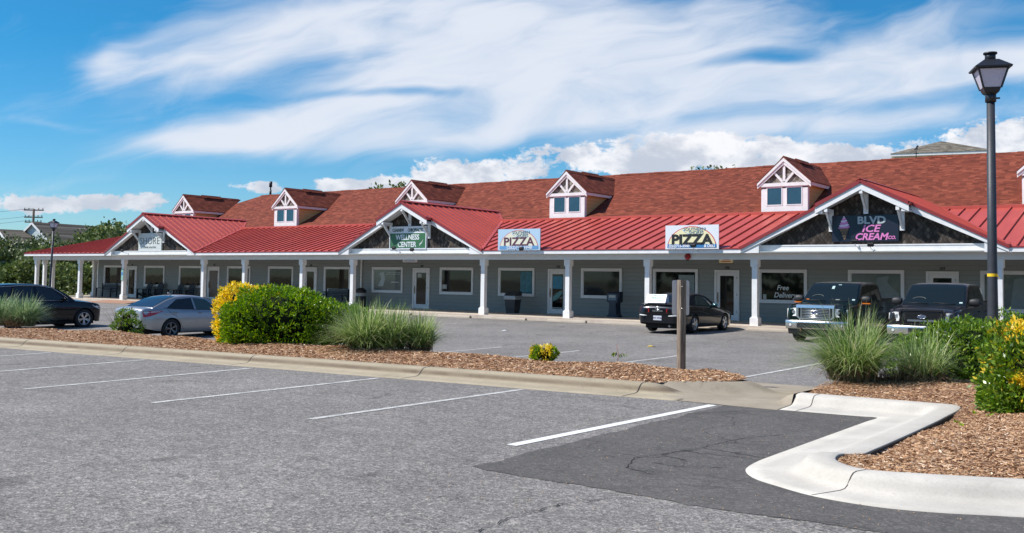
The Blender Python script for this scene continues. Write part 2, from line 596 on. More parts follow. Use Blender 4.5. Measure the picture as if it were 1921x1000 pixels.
def text_bits(body, size, bold=0.0, shear=0.0, xs=1.0, spacing=1.0, depth=0.004):
    """lettering as mesh verts and faces, centred on x, baseline at 0"""
    cu = bpy.data.curves.new('lettering', 'FONT')
    cu.body = body; cu.size = size; cu.align_x = 'CENTER'
    cu.offset = bold; cu.shear = shear; cu.space_character = spacing
    cu.extrude = depth; cu.resolution_u = 3
    ob = bpy.data.objects.new('lettering', cu)
    COL.objects.link(ob)
    dg = bpy.context.evaluated_depsgraph_get()
    me = bpy.data.meshes.new_from_object(ob.evaluated_get(dg))
    V_ = [(v.co.x * xs, v.co.y, v.co.z) for v in me.vertices]
    F_ = [tuple(p.vertices) for p in me.polygons]
    bpy.data.objects.remove(ob); bpy.data.curves.remove(cu); bpy.data.meshes.remove(me)
    return V_, F_


def add_text(mb, body, size, M, mi=0, **k):
    V_, F_ = text_bits(body, size, **k)
    b = len(mb.v)
    mb.v += [tuple(M @ Vector(p)) for p in V_]
    for f in F_:
        mb.f.append(tuple(b + i for i in f)); mb.mi.append(mi); mb.sm.append(False)


def facing(x, y, z):
    """frame whose x runs to +X, y up, z towards -Y (for lettering on the front)"""
    return Matrix(((1, 0, 0, x), (0, 0, -1, y), (0, 1, 0, z), (0, 0, 0, 1)))

# ------------------------------------------------------------------ ground
def sstep(a, b, x):
    t = max(0.0, min(1.0, (x - a) / (b - a)))
    return t * t * (3 - 2 * t)


def lot_z(X, Y):
    s_ = 0.05 + 0.33 * max(0, min(1, (-8 - X) / 21.0))
    t_ = 1 - sstep(20, 36, Y)
    b_ = sstep(12.9, 15.6, Y)
    if X > 2: b_ = max(b_, 0)
    return (-0.15 - s_ * t_) * b_


def front_y(X):
    """front asphalt edge of the old kerb"""
    xs = [-60, -30, -21.69, -13.8, -10.04, -6.44, -4.77]
    ys = [5.8, 10.0, 10.94, 11.82, 12.17, 12.50, 12.62]
    return float(np.interp(X, xs, ys))


def lot_axis(a, b, fine0, fine1, st, fs):
    o = []; x = a
    while x < b - 1e-6:
        o.append(x)
        nx = x + (fs if fine0 <= x < fine1 else st)
        x = fine0 if x < fine0 < nx else nx
    o.append(b)
    return o


mb = MB()
xs = lot_axis(-100, 45, -60, 10, 3, 1.5)
ys = lot_axis(-25, 80, 12, 36, 4, 0.6)
mb.grid([[(x, y, lot_z(x, y)) for x in xs] for y in ys])
tag(mb.build('parking_lot', M_asph), kind='structure')


def gfn(q, b, P):
    P = pos(q)
    n = q.noise(P, 0.06, 6, 0.65); n2 = q.noise(P, 2.5, 5, 0.7)
    c = q.ramp(q.add(q.mul(n, .5), q.mul(n2, .5)), [(.3, (0.07, 0.085, 0.03)), (.5, (0.16, 0.14, 0.075)), (.62, (0.42, 0.37, 0.29))])
    q.put(b.inputs['Base Color'], c)


M_ground = mat('sandy_ground', None, 0.95, fn=gfn, spec=0.1)
mb = MB()
gx = [-2500, -900, -300, -100, 45, 300, 900, 2500]
gy = [-2500, -900, -300, -25, 80, 300, 900, 2500]
mb.grid([[(x, y, -0.62) for x in gx] for y in gy])
tag(mb.build('ground', M_ground), kind='structure')

# walkway slab under the porch
mb = MB()
mb.box(-69.6, 9, 36.62, 41.2, -0.35, 0.0)
mb.box(-69.6, -67.3, 41.2, 56, -0.35, -0.002)
# worn paint-stained lip along its edge
tag(mb.build('walkway', M_walk), kind='structure')
# flush brick-coloured ramp at the far end of the walkway
mb = MB()
mb.face([(-59.5, 34.9, lot_z(-59, 34.9) + .006), (-54.5, 34.9, lot_z(-55, 34.9) + .006), (-55.2, 36.615, -0.03), (-58.8, 36.615, -0.03)])
M_ramp = plain('rusty_ramp_paving', (0.36, 0.20, 0.13), 0.9, 0.2, 3.0)
tag(mb.build('ramp', M_ramp), kind='structure')

# new dark asphalt patch
mb = MB()
edge = [(-5.50, 12.50), (-5.47, 10.9), (-5.44, 9.2), (-5.40, 7.6), (-5.39, 6.86), (-4.96, 6.83), (-4.24, 6.82), (-3.79, 6.79), (-3.18, 6.77), (-2.82, 6.78), (-2.44, 6.80), (-1.9, 6.82),
        (0, 7.1), (4, 8.6), (4, 10.6), (0, 8.9), (-1.2, 8.3), (-2.2, 7.9), (-3.0, 8.1), (-3.2, 9.0), (-3.2, 12.9), (-4.8, 12.9), (-5.5, 12.62)]
er = []
for i in range(len(edge)):
    a = edge[i]; b = edge[(i + 1) % len(edge)]
    L = math.dist(a, b); n = max(1, int(L / 0.06))
    for k in range(n):
        t = k / n
        er.append((a[0] + (b[0] - a[0]) * t + rnd.uniform(-.02, .02) + .025 * math.sin(len(er) * .31), a[1] + (b[1] - a[1]) * t + rnd.uniform(-.02, .02) + .02 * math.sin(len(er) * .23), 0.004))
mb.face(er)
tag(mb.build('asphalt_patch', M_patch), kind='structure')


def stripe(p0, p1, w, material, name='parking_line', dz=0.005, n=10):
    mb = MB()
    d = Vector((p1[0] - p0[0], p1[1] - p0[1])).normalized()
    nx, ny = -d.y * w / 2, d.x * w / 2
    rows = []
    for i in range(n + 1):
        t = i / n
        x = p0[0] + (p1[0] - p0[0]) * t; y = p0[1] + (p1[1] - p0[1]) * t
        rows.append([(x - nx, y - ny, lot_z(x, y) + dz), (x + nx, y + ny, lot_z(x, y) + dz)])
    mb.grid(rows, smooth=False)
    return tag(mb.build(name, material, origin=(p0[0], p0[1], 0)), kind='structure')


stripe((-5.78, 8.01), (-5.63, 12.42), 0.125, M_paintw)
for a, b in (((-8.6, 7.93), (-8.60, 12.2)), ((-11.17, 7.61), (-11.3, 11.92)), ((-13.76, 7.3), (-14.12, 11.62)), ((-16.3, 6.9), (-16.9, 11.3)),
             ((-18.9, 6.6), (-19.7, 10.98)), ((-21.5, 6.3), (-22.5, 10.65)), ((-24.2, 6.0), (-25.3, 10.35)), ((-27, 5.8), (-28.1, 10.1))):
    stripe(a, b, 0.10, M_paintold)
for X in (-7.72, -11.5, -14.6, -17.3, -20.4, -23.5, -26.6, -33, -36):
    stripe((X, 18.2), (X, 23.4), 0.10, M_paintold)
# crack sealed line in the asphalt
M_crack = mat('asphalt_crack', (0.02, 0.02, 0.02), 0.95)
mb = MB()
for pts in ([(-4.0, 3.5), (-4.04, 4.4), (-3.97, 5.13), (-4.02, 5.56), (-3.98, 6.14), (-3.86, 6.46), (-3.66, 6.72)], [(-3.9, 10.6), (-4.2, 9.9), (-4.25, 9.0), (-4.5, 8.2), (-4.3, 7.7), (-3.95, 7.6)], [(-3.6, 8.3), (-4.0, 8.05), (-4.3, 8.1)]):
    fine_ = []
    for i in range(len(pts) - 1):
        for k in range(9):
            t = k / 9
            fine_.append((pts[i][0] + (pts[i + 1][0] - pts[i][0]) * t + rnd.uniform(-.015, .015), pts[i][1] + (pts[i + 1][1] - pts[i][1]) * t + rnd.uniform(-.012, .012)))
    rows = []
    for i, p in enumerate(fine_):
        w = rnd.uniform(0.0015, 0.007)
        a = fine_[max(i - 1, 0)]; c = fine_[min(i + 1, len(fine_) - 1)]
        d = Vector((c[0] - a[0], c[1] - a[1])).normalized()
        rows.append([(p[0] - d.y * w, p[1] + d.x * w, 0.008), (p[0] + d.y * w, p[1] - d.x * w, 0.008)])
    mb.grid(rows, smooth=False)
tag(mb.build('asphalt_cracks', M_crack, merge=False), kind='structure')


def catmull(P, n):
    """resample a polyline through its points; n points per span"""
    o = []
    m = len(P)
    for i in range(m - 1):
        p0 = P[max(i - 1, 0)]; p1 = P[i]; p2 = P[i + 1]; p3 = P[min(i + 2, m - 1)]
        for k in range(n):
            t = k / n
            o.append(tuple(0.5 * ((2 * b) + (-a + c) * t + (2 * a - 5 * b + 4 * c - d) * t * t + (-a + 3 * b - 3 * c + d) * t ** 3) for a, b, c, d in zip(p0, p1, p2, p3)))
    o.append(tuple(P[-1]))
    return o


# old kerb with its gutter
def kerb_profile(t):
    """t 0..1 -> (fraction across, height)"""
    pts = [(0, -0.01), (0, 0.006), (.2, 0.012), (.45, 0.02), (.53, 0.03), (.58, 0.055), (.615, 0.09), (.65, 0.12), (.69, 0.143), (.75, 0.155), (.9, 0.16), (.985, 0.156), (1.0, 0.15), (1.0, 0.0)]
    return pts


prof = kerb_profile(0)
mb = MB()
Xs = [-60, -50, -42, -36, -30] + [-27 + i * 0.5 for i in range(40)] + [-7.2, -7.0, -6.9, -6.8, -6.7, -6.6, -6.5, -6.4, -6.3, -6.2]
rows = []
for X in Xs:
    y0 = front_y(X); wob = 0.01 * math.sin(X * 1.7); hh = 1 - sstep(-7.0, -6.25, X)
    rows.append([(X, y0 + wob * (1 - f) + f * 0.76, (z + 0.004 * math.sin(X * 0.9) * (z > 0.1)) if z < .02 else .014 + (z - .014) * hh) for f, z in prof])
mb.grid(rows)
mb.face(rows[-1])
for X in (-24.8, -21.6, -18.35, -14.85, -10.95, -7.02):
    w_ = 0.008
    rr = []
    for dx in (-w_, w_):
        y0 = front_y(X)
        rr.append([(X + dx + (f - .5) * 0.03, y0 + f * 0.762 - 0.001, z + 0.0025) for f, z in prof[1:]])
    mb.grid(rr, 1, smooth=False)
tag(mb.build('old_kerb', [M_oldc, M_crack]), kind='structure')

# concrete apron between the two islands
mb = MB()


def xl_(Y):
    return float(np.interp(Y, [12.4, 13.1, 13.4, 13.8, 14.3, 14.8, 15.3, 15.8, 16.6], [-6.75, -6.95, -6.78, -6.38, -6.12, -6.15, -6.5, -7.1, -8.0]))


rows = []
Y = 12.50
while Y < 17.2:
    row = []
    xL = xl_(Y)
    yb = 0.006 + 0.016 * sstep(12.5, 12.95, Y) - 0.17 * sstep(13.6, 16.9, Y)
    for k in range(25):
        X = xL + (-4.772 - xL) * k / 24
        up = sstep(12.85, 13.35, Y)
        z = yb + 0.145 * (1 - sstep(0.0, 0.6, X - xL)) * up * (1 - sstep(15.9, 17, Y)) + 0.14 * sstep(-5.06, -4.78, X) * sstep(13.02, 13.14, Y) * (1 - sstep(15.2, 16.4, Y))
        if k == 0: z -= 0.0
        row.append((X, Y - 0.03 * (X + 4.77), z))
    rows.append(row)
    Y += 0.09
mb.grid(rows)
M_apron = concrete('apron_concrete', (0.30, 0.25, 0.185), (0.39, 0.335, 0.255), (0.17, 0.135, 0.10))
tag(mb.build('drainage_apron', M_apron), kind='structure')

# new kerb
ST = [  # A (asphalt side), K (planting side), raised?
    (-4.765, 12.57, -4.765, 13.46, 1), (-4.3, 12.60, -4.1, 13.46, 1), (-3.75, 12.65, -3.2, 13.46, 1), (-3.54, 12.66, -2.74, 13.45, .9),
    (-3.54, 12.2, -2.74, 12.6, .5), (-3.54, 11.4, -2.74, 11.5, .42), (-3.54, 10.5, -2.74, 10.5, .42), (-3.54, 9.7, -2.74, 9.75, .45), (-3.54, 9.2, -2.75, 9.3, .5), (-3.53, 8.75, -2.79, 8.87, .95),
    (-3.46, 8.33, -2.74, 8.56, 1), (-3.27, 8.03, -2.62, 8.38, 1), (-3.0, 7.84, -2.48, 8.27, 1), (-2.6, 7.64, -2.3, 8.24, 1), (-2.15, 7.585, -2.02, 8.34, 1), (-1.74, 7.68, -1.75, 8.45, 1),
    (-1.21, 7.93, -1.31, 8.65, 1), (0.2, 8.55, 0.05, 9.3, 1), (3.5, 10.1, 3.2, 10.85, 1)]
ST2 = catmull(ST, 6)
mb = MB(); rows = []
for (ax, ay, kx, ky, h) in ST2:
    row = []
    for f, z in prof:
        if f < 0.985 and z > 0:
            zz = z if z < 0.03 else 0.03 + (z - 0.03) * h
        else:
            zz = z if z <= 0 else 0.03 + (z - 0.03) * h
        if z > 0.02 and h < 0.8:
            f2 = f
        else:
            f2 = f
        row.append((ax + (kx - ax) * f2, ay + (ky - ay) * f2, zz))
    rows.append(row)
mb.grid(rows)
mb.face(rows[0]); mb.face(rows[-1])
M_joint = mat('kerb_joint', (0.05, 0.045, 0.04), 0.9)
# bituminous strip behind the kerb
rr = []
for (ax, ay, kx, ky, h) in ST2[18:80]:
    d = Vector((kx - ax, ky - ay)).normalized()
    zt = 0.03 + 0.12 * h
    rr.append([(kx + d.x * .001, ky + d.y * .001, zt - 0.004), (kx + d.x * 0.013, ky + d.y * 0.013, zt - 0.008), (kx + d.x * 0.014, ky + d.y * 0.014, 0.0)])
mb.grid(rr, 1, smooth=False)
for i in (3, 77):
    rr = []
    for j, dx in ((i, 0.0), (i, 0.011)):
        ax, ay, kx, ky, h = ST2[j]
        rr.append([(p[0] + dx + 0.05 * (0.5 - q_), p[1], p[2] + 0.0025) for q_, p in zip([k / 13 for k in range(14)], rows[j])][1:-1])
    mb.grid(rr, 1, smooth=False)
rr = [[(p[0] + dx, p[1], p[2] + 0.003) for p in rows[0][1:-1]] for dx in (-0.014, 0.004)]
mb.grid(rr, 1, smooth=False)
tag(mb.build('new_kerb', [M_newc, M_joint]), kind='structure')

# ------------------------------------------------------------------ mulch beds


def mulchbase(q, b, P):
    P = pos(q)
    n = q.noise(P, 70.0, 4, 0.7); v = q.sep(q.voro(P, 40.0, out='Color'))[0]; big = q.noise(P, 1.2, 3)
    c = q.ramp(q.add(q.mul(n, .5), q.mul(v, .5)), [(.2, (0.10, 0.05, 0.028)), (.5, (0.33, 0.175, 0.10)), (.85, (0.55, 0.36, 0.24))])
    q.put(b.inputs['Base Color'], q.mix(1.0, c, q.ramp_value(q.mr(big, .3, .7, .85, 1.1)), 'MULTIPLY'))
    q.put(b.inputs['Normal'], q.bump(q.add(n, v), 0.9, 0.02))


M_mulch = mat('mulch_base', None, 0.9, fn=mulchbase, spec=0.15)


def island_rgb(name, cols, rough=0.8, spec=0.2, trans=0.0):
    def fn(q, b, P):
        geo = q.n('ShaderNodeNewGeometry')
        c = q.ramp(geo.outputs['Random Per Island'], cols)
        q.put(b.inputs['Base Color'], c)
    return mat(name, None, rough, fn=fn, spec=spec)


M_chip = island_rgb('mulch_chips', [(0, (0.28, 0.145, 0.075)), (.25, (0.41, 0.225, 0.12)), (.6, (0.52, 0.32, 0.18)), (.9, (0.62, 0.42, 0.26)), (1, (0.80, 0.66, 0.50))], 0.85, 0.2)


def left_z(X, Y, tip=True):
    if tip and X > -8.2:
        t = max(0, min(1, (X + 8.2) / (xl_(Y) + 8.2)))
        return 0.155 + (left_z(X, Y, False) - 0.155) * (1 - t) ** 1.5
    f = front_y(X)
    u = Y - f
    top = 0.24 + 0.03 * math.sin(X * .8) + 0.02 * math.sin(X * 2.3 + Y)
    if u < 2.3:
        return 0.15 + (top - 0.15) * sstep(0.7, 2.3, u)
    return top + (lot_z(X, 16) + 0.02 - top) * sstep(2.5, 4.0, u)


def right_z(X, Y):
    return 0.125 - 0.085 * (1 - sstep(-2.72, -2.1, X)) * sstep(9.0, 9.6, Y) * (1 - sstep(12.6, 13.2, Y)) + 0.09 * sstep(-2.7, -1.0, X) * sstep(8.6, 11, Y) + 0.08 * sstep(13.4, 15, Y) + 0.012 * math.sin(X * 3 + Y * 2)


def mulch(name, rows, zf, chips, area_sampler, size=(0.02, 0.075), near=False):
    mb = MB(); mb.grid(rows)
    base = mb.build(name, M_mulch)
    tag(base, kind='structure')
    V_ = []; F_ = []
    for i in range(chips):
        x, y = area_sampler()
        L = rnd.uniform(*size); w = L * rnd.uniform(0.12, 0.34); a = rnd.uniform(0, math.pi); t = rnd.gauss(0, 0.22); r2 = rnd.gauss(0, 0.45)
        dx, dy = math.cos(a), math.sin(a)
        z = zf(x, y) + rnd.uniform(0.003, 0.02)
        lx, ly, lz = dx * L / 2, dy * L / 2, math.sin(t) * L / 2
        wx_, wy_, wz_ = -dy * w / 2, dx * w / 2, math.sin(r2) * w / 2
        b = len(V_)
        V_ += [(x - lx - wx_, y - ly - wy_, z - lz - wz_), (x + lx - wx_ * .6, y + ly - wy_ * .6, z + lz - wz_), (x + lx + wx_ * .6, y + ly + wy_ * .6, z + lz + wz_), (x - lx + wx_, y - ly + wy_, z - lz + wz_)]
        F_.append((b, b + 1, b + 2, b + 3))
    me = bpy.data.meshes.new('wood_chips'); me.from_pydata(V_, [], F_); me.materials.append(M_chip); me.update()
    o = bpy.data.objects.new('wood_chips', me); COL.objects.link(o)
    return o


Xs = [-60 + i for i in range(33)] + [-27 + i * 0.25 for i in range(80)] + [-7.0, -6.85, -6.7]
rows = []
for X in Xs:
    f = front_y(X)
    r_ = []
    for k in range(20):
        umax = 4.1 if X < -8.3 else 3.6
        u = 0.72 + (umax - .72) * k / 19
        x = X
        y = f + u
        if X > -8.2:                       # the end of the bed follows the apron edge
            t = (X + 8.2) / 1.5
            x = -8.2 + (xl_(y) + 0.03 + 8.2) * t
        zz = left_z(x, y, False)
        if X > -8.2:
            zz = 0.155 + (zz - 0.155) * (1 - t) ** 1.5
        r_.append((x, y, zz))
    rows.append(r_)


def samp_left():
    while True:
        X = -28 + 22 * (rnd.random() ** 0.8)
        y = front_y(X) + rnd.uniform(0.72, 3.4 if X < -8.2 else 3.5)
        if X < xl_(y) + 0.03:
            return X, y


chips_l = mulch('mulch_bed_left', rows, left_z, 52000, samp_left, (0.025, 0.072))
tag(chips_l, 'reddish wood chip mulch covering the long planting bed behind the old kerb', 'mulch', kind='stuff')

# right bed outline, from the kerb's planting side
Kp = [(s_[2], s_[3]) for s_ in ST2]
mb_rows = []


def kx_at(Y):
    """left limit of the right bed at a given Y"""
    if Y >= 13.45:
        return float(np.interp(Y, [13.45, 14.6, 15.6, 16.4], [-4.72, -4.9, -4.7, -3.9]))
    best = None
    for (x0, y0), (x1, y1) in zip(Kp, Kp[1:]):
        if x0 < -2.0 and (y0 - Y) * (y1 - Y) <= 0 and abs(y1 - y0) > 1e-6 and y0 > 8.24 and x1 > -2.9:
            x = x0 + (x1 - x0) * (Y - y0) / (y1 - y0)
            best = x if best is None else min(best, x)
    return best if best is not None else -2.3


def ky_at(X):
    """front limit of the right bed at a given X"""
    return float(np.interp(X, [-2.74, -2.62, -2.48, -2.3, -2.02, -1.75, -1.31, 0.05, 3.2, 8], [8.56, 8.38, 8.27, 8.24, 8.34, 8.45, 8.65, 9.3, 10.85, 13]))


rows = []
for i in range(60):
    X = -4.95 + i * 0.2
    r_ = []
    for k in range(44):
        if X < -2.72:
            ylo = 13.47
        else:
            ylo = ky_at(X)
        y = ylo + (16.9 - ylo) * k / 43
        r_.append((X, y, right_z(X, y) - 0.22 * sstep(16.0, 16.9, y) - 0.2 * (1 - sstep(-5.0, -4.7, X)) * sstep(13.4, 14.5, y)))
    rows.append(r_)
# split in two sheets so the corner stays square
mb = MB()
left = [r for r in rows if r[0][0] < -2.74]
left.append([(-2.735, p[1], p[2]) for p in left[-1]])
mb.grid(left)
right = [r for r in rows if r[0][0] > -2.74]
r0 = [(-2.735, 8.56 + (16.9 - 8.56) * k / 43, 0) for k in range(44)]
right.insert(0, [(x, y, right_z(x, y) - 0.22 * sstep(16.0, 16.9, y)) for x, y, z in r0])
mb.grid(right)
tag(mb.build('mulch_bed_right', M_mulch, merge=False), kind='structure')


def samp_right():
    while True:
        y = 8.3 + 8.3 * (rnd.random() ** 1.5)
        X = -4.8 + 8.2 * rnd.random()
        if X < kx_at(y) + 0.02: continue
        if X > -2.7 and y < ky_at(X) + 0.02: continue
        if X > -0.2 + (y - 8.3) * 0.35: continue       # outside the picture's edge by some metres
        return X, y


mbx = MB(); mbx.grid([[(-2, 9, 0), (-1.9, 9, 0)], [(-2, 9.1, 0), (-1.9, 9.1, 0)]])
V_ = []; F_ = []
for i in range(80000):
    x, y = samp_right()
    L = rnd.uniform(0.010, 0.052) * (1.6 if rnd.random() < .06 else 1); w = L * rnd.uniform(0.10, 0.3); a = rnd.uniform(0, math.pi); t = rnd.gauss(0, 0.22); r2 = rnd.gauss(0, 0.5)
    dx, dy = math.cos(a), math.sin(a)
    z = right_z(x, y) + rnd.uniform(0.002, 0.018)
    lx, ly, lz = dx * L / 2, dy * L / 2, math.sin(t) * L / 2
    wx_, wy_, wz_ = -dy * w / 2, dx * w / 2, math.sin(r2) * w / 2
    b = len(V_)
    V_ += [(x - lx - wx_, y - ly - wy_, z - lz - wz_), (x + lx - wx_ * .6, y + ly - wy_ * .6, z + lz - wz_), (x + lx + wx_ * .6, y + ly + wy_ * .6, z + lz + wz_), (x - lx + wx_, y - ly + wy_, z - lz + wz_)]
    F_.append((b, b + 1, b + 2, b + 3))
me = bpy.data.meshes.new('wood_chips'); me.from_pydata(V_, [], F_); me.materials.append(M_chip); me.update()
o = bpy.data.objects.new('wood_chips', me); COL.objects.link(o)
tag(o, 'wood chip mulch covering the corner planting bed behind the pale new kerb', 'mulch', kind='stuff')

# grit scattered on the new kerb and asphalt near the corner
V_ = []; F_ = []
for i in range(750):
    x = rnd.uniform(-5.4, 0.5); y = rnd.uniform(5.6, 13)
    if x > -3.5 and y > 8.6: continue
    if x > -3.3 and y > 7.6: continue
    r_ = rnd.uniform(0.002, 0.006)
    b = len(V_)
    V_ += [(x - r_, y - r_, .007), (x + r_, y - r_, .007), (x + r_ * .6, y + r_, .007), (x - r_, y + r_ * .5, .007), (x, y, .007 + r_)]
    F_ += [(b, b + 1, b + 4), (b + 1, b + 2, b + 4), (b + 2, b + 3, b + 4), (b + 3, b, b + 4)]
me = bpy.data.meshes.new('grit'); me.from_pydata(V_, [], F_); me.materials.append(M_chip); me.update()
o = bpy.data.objects.new('grit', me); COL.objects.link(o)
tag(o, 'loose grit scattered over the dark new asphalt', 'grit', kind='stuff')

# ------------------------------------------------------------------ the shopping strip
BO = Vector((-30, 41, 0))
B = empty('shopping_strip', BO, 0, 'long single storey shop building with red roofs and grey green siding behind a white porch', 'building')


def part(mb, name, mats, parent=B):
    return mb.build(name, mats, parent, origin=BO)


YT = 42.7; ZT = 4.78; YE = 36.4; ZE = 3.0; SM = (ZT - ZE) / (YT - YE)
XL, XR = -69.3, 9.0
RY, RZ = 48.5, 7.68
GABX = [-54.5, -32.89, -10.62]
# walls
mb = MB()
mb.box(-67.46, XR, 41.0, 56.0, 0.0, 4.15)
part(mb, 'wall', M_siding)
mb = MB()
mb.box(-67.52, -67.38, 40.97, 41.12, 0, 2.85)
part(mb, 'corner_board', M_offwh)
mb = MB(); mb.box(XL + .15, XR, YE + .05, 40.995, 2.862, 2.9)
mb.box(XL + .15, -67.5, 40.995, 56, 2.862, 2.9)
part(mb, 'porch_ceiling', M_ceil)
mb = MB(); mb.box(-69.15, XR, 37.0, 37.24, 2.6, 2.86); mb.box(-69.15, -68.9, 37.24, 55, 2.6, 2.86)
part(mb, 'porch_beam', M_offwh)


def in_gable(X, m=0.0):
    return any(abs(X - c) < 4.76 - m for c in GABX)


# eave fascia (between gables) and red drip edge
segs = []
prev = XL
for c in GABX:
    segs.append((prev, c - 4.76)); prev = c + 4.76
segs.append((prev, XR))
mb = MB()
for i, (a, b) in enumerate(segs):
    mb = MB()
    mb.box(a, b, YE + .01, YE + .05, 2.84, 2.985)
    if i == 0: mb.box(XL + .01, XL + .05, YE + .05, 60, 2.84, 2.985)
    f_ = part(mb, 'eave_fascia', M_white)
    mb = MB(); mb.box(a, b, YE - .015, YE + .06, 2.987, 3.035)
    mb.build('drip_edge', M_metal_d, f_, origin=BO)
# metal porch roof
mb = MB()
ya = 36.9; za = ZE + .03 + SM * (ya - YE)
mb.slab([(XL + .5, ya, za), (XR, ya, za), (XR, YT, ZT + .03), (XL + 6.3, YT, ZT + .03)], 0.03)
for i, (a, b) in enumerate(segs):
    mb.slab([(a, YE, ZE + .03), (b, YE, ZE + .03), (b, ya, za), (a + (.5 if i == 0 else 0), ya, za)], 0.03)
mb.slab([(XL, 60.6, ZE + .03), (XL, YE, ZE + .03), (XL + 6.3, YT, ZT + .03), (XL + 6.3, 54.3, ZT + .03)], 0.03)
X = XL + 0.4
tops = []
while X < XR:
    y0, y1 = YE - .01, YT
    if X < XL + 6.3:
        y1 = YE + (X - XL)
    ok = True
    for c in GABX:
        dx = abs(X - c)
        if dx < 4.76:
            if dx < 1.24: ok = False
            else: y0 = YE + (2.4 - .5 * dx) / SM + 0.12
    if ok and y1 - y0 > 0.1:
        mb.bar((X, y0, ZE + .055 + SM * (y0 - YE)), (X, y1, ZE + .055 + SM * (y1 - YE)), 0.035, 0.075)
    X += 0.565
k = 0
while k < 40:
    Y = YE + .5 + .565 * k
    x1 = XL + min(6.3, (Y - YE))
    mb.bar((XL, Y, ZE + .055), (x1, Y, ZE + .055 + SM * (x1 - XL)), 0.035, 0.055)
    k += 1
# top flashing and hip cap
for a, b in ((XL + 6.3, GABX[0] - 1.24), (GABX[0] + 1.24, GABX[1] - 1.24), (GABX[1] + 1.24, GABX[2] - 1.24), (GABX[2] + 1.24, XR)):
    mb.slab([(a, YT - .16, ZT + .10), (b, YT - .16, ZT + .10), (b, YT + .1, ZT + .14), (a, YT + .1, ZT + .14)], .035)
    mb.box(a, b, YT - .175, YT - .161, ZT - .03, ZT + .105)
mb.bar((XL, YE, ZE + .06), (XL + 6.3, YT, ZT + .06), 0.16, 0.05)
part(mb, 'metal_porch_roof', M_metal)

# shingle main roof (hipped at the far end)
HX = -64.2
mb = MB()
mb.slab([(HX, YT, ZT), (XR, YT, ZT), (XR, RY, RZ), (HX + 5.8, RY, RZ)], 0.1)
mb.slab([(XR, RY + (RY - YT), ZT), (HX, RY + (RY - YT), ZT), (HX + 5.8, RY, RZ), (XR, RY, RZ)], 0.1)
part(mb, 'shingle_roof', M_shx)
mb = MB()
mb.slab([(HX, RY + (RY - YT), ZT), (HX, YT, ZT), (HX + 5.8, RY, RZ)], 0.1)
part(mb, 'hip_end', M_shy)
mb = MB()
n = 160
for i in range(n):        # ridge cap, slightly uneven
    x0 = HX + 5.8 + (XR - HX - 5.8) * i / n; x1 = HX + 5.8 + (XR - HX - 5.8) * (i + 1) / n
    dz = 0.012 * math.sin(i * 0.35) + 0.01 * math.sin(i * 1.3)
    mb.slab([(x0, RY - .14, RZ - .045 + dz), (x1 + .03, RY - .14, RZ - .055 + dz), (x1 + .03, RY, RZ + .035 + dz), (x0, RY, RZ + .045 + dz)], .03)
part(mb, 'ridge_cap', M_shx)

# columns
colpos = [(-68.8, 37.12), (-63.2, 37.12), (-58.04, 37.12), (-49.77, 37.12), (-45.98, 37.12), (-41.11, 37.12), (-37.22, 37.12), (-28.53, 37.12), (-23.77, 37.12), (-19.78, 37.12), (-15.03, 37.12), (-6.28, 37.12), (2.4, 37.12),
          (-68.9, 37.75), (-68.9, 38.35), (-67.0, 40.45)]


def column_mesh():
    mb = MB()
    mb.box(-.17, .17, -.17, .17, -0.0, .30)
    mb.box(-.155, .155, -.155, .155, .30, .325)
    mb.box(-.13, .13, -.13, .13, .325, .35)
    mb.box(-.108, .108, -.108, .108, .35, 2.30)
    mb.box(-.13, .13, -.13, .13, 2.30, 2.325)
    mb.box(-.15, .15, -.15, .15, 2.325, 2.598)
    # wear and caulk lines
    return mb


c0 = None
for (x, y) in colpos:
    if c0 is None:
        c0 = column_mesh().build('column', M_white, B, origin=(0, 0, 0))
        c0.location = (x - BO.x, y - BO.y, 0)
    else:
        c = c0.copy(); COL.objects.link(c); c.parent = B; c.location = (x - BO.x, y - BO.y, 0)


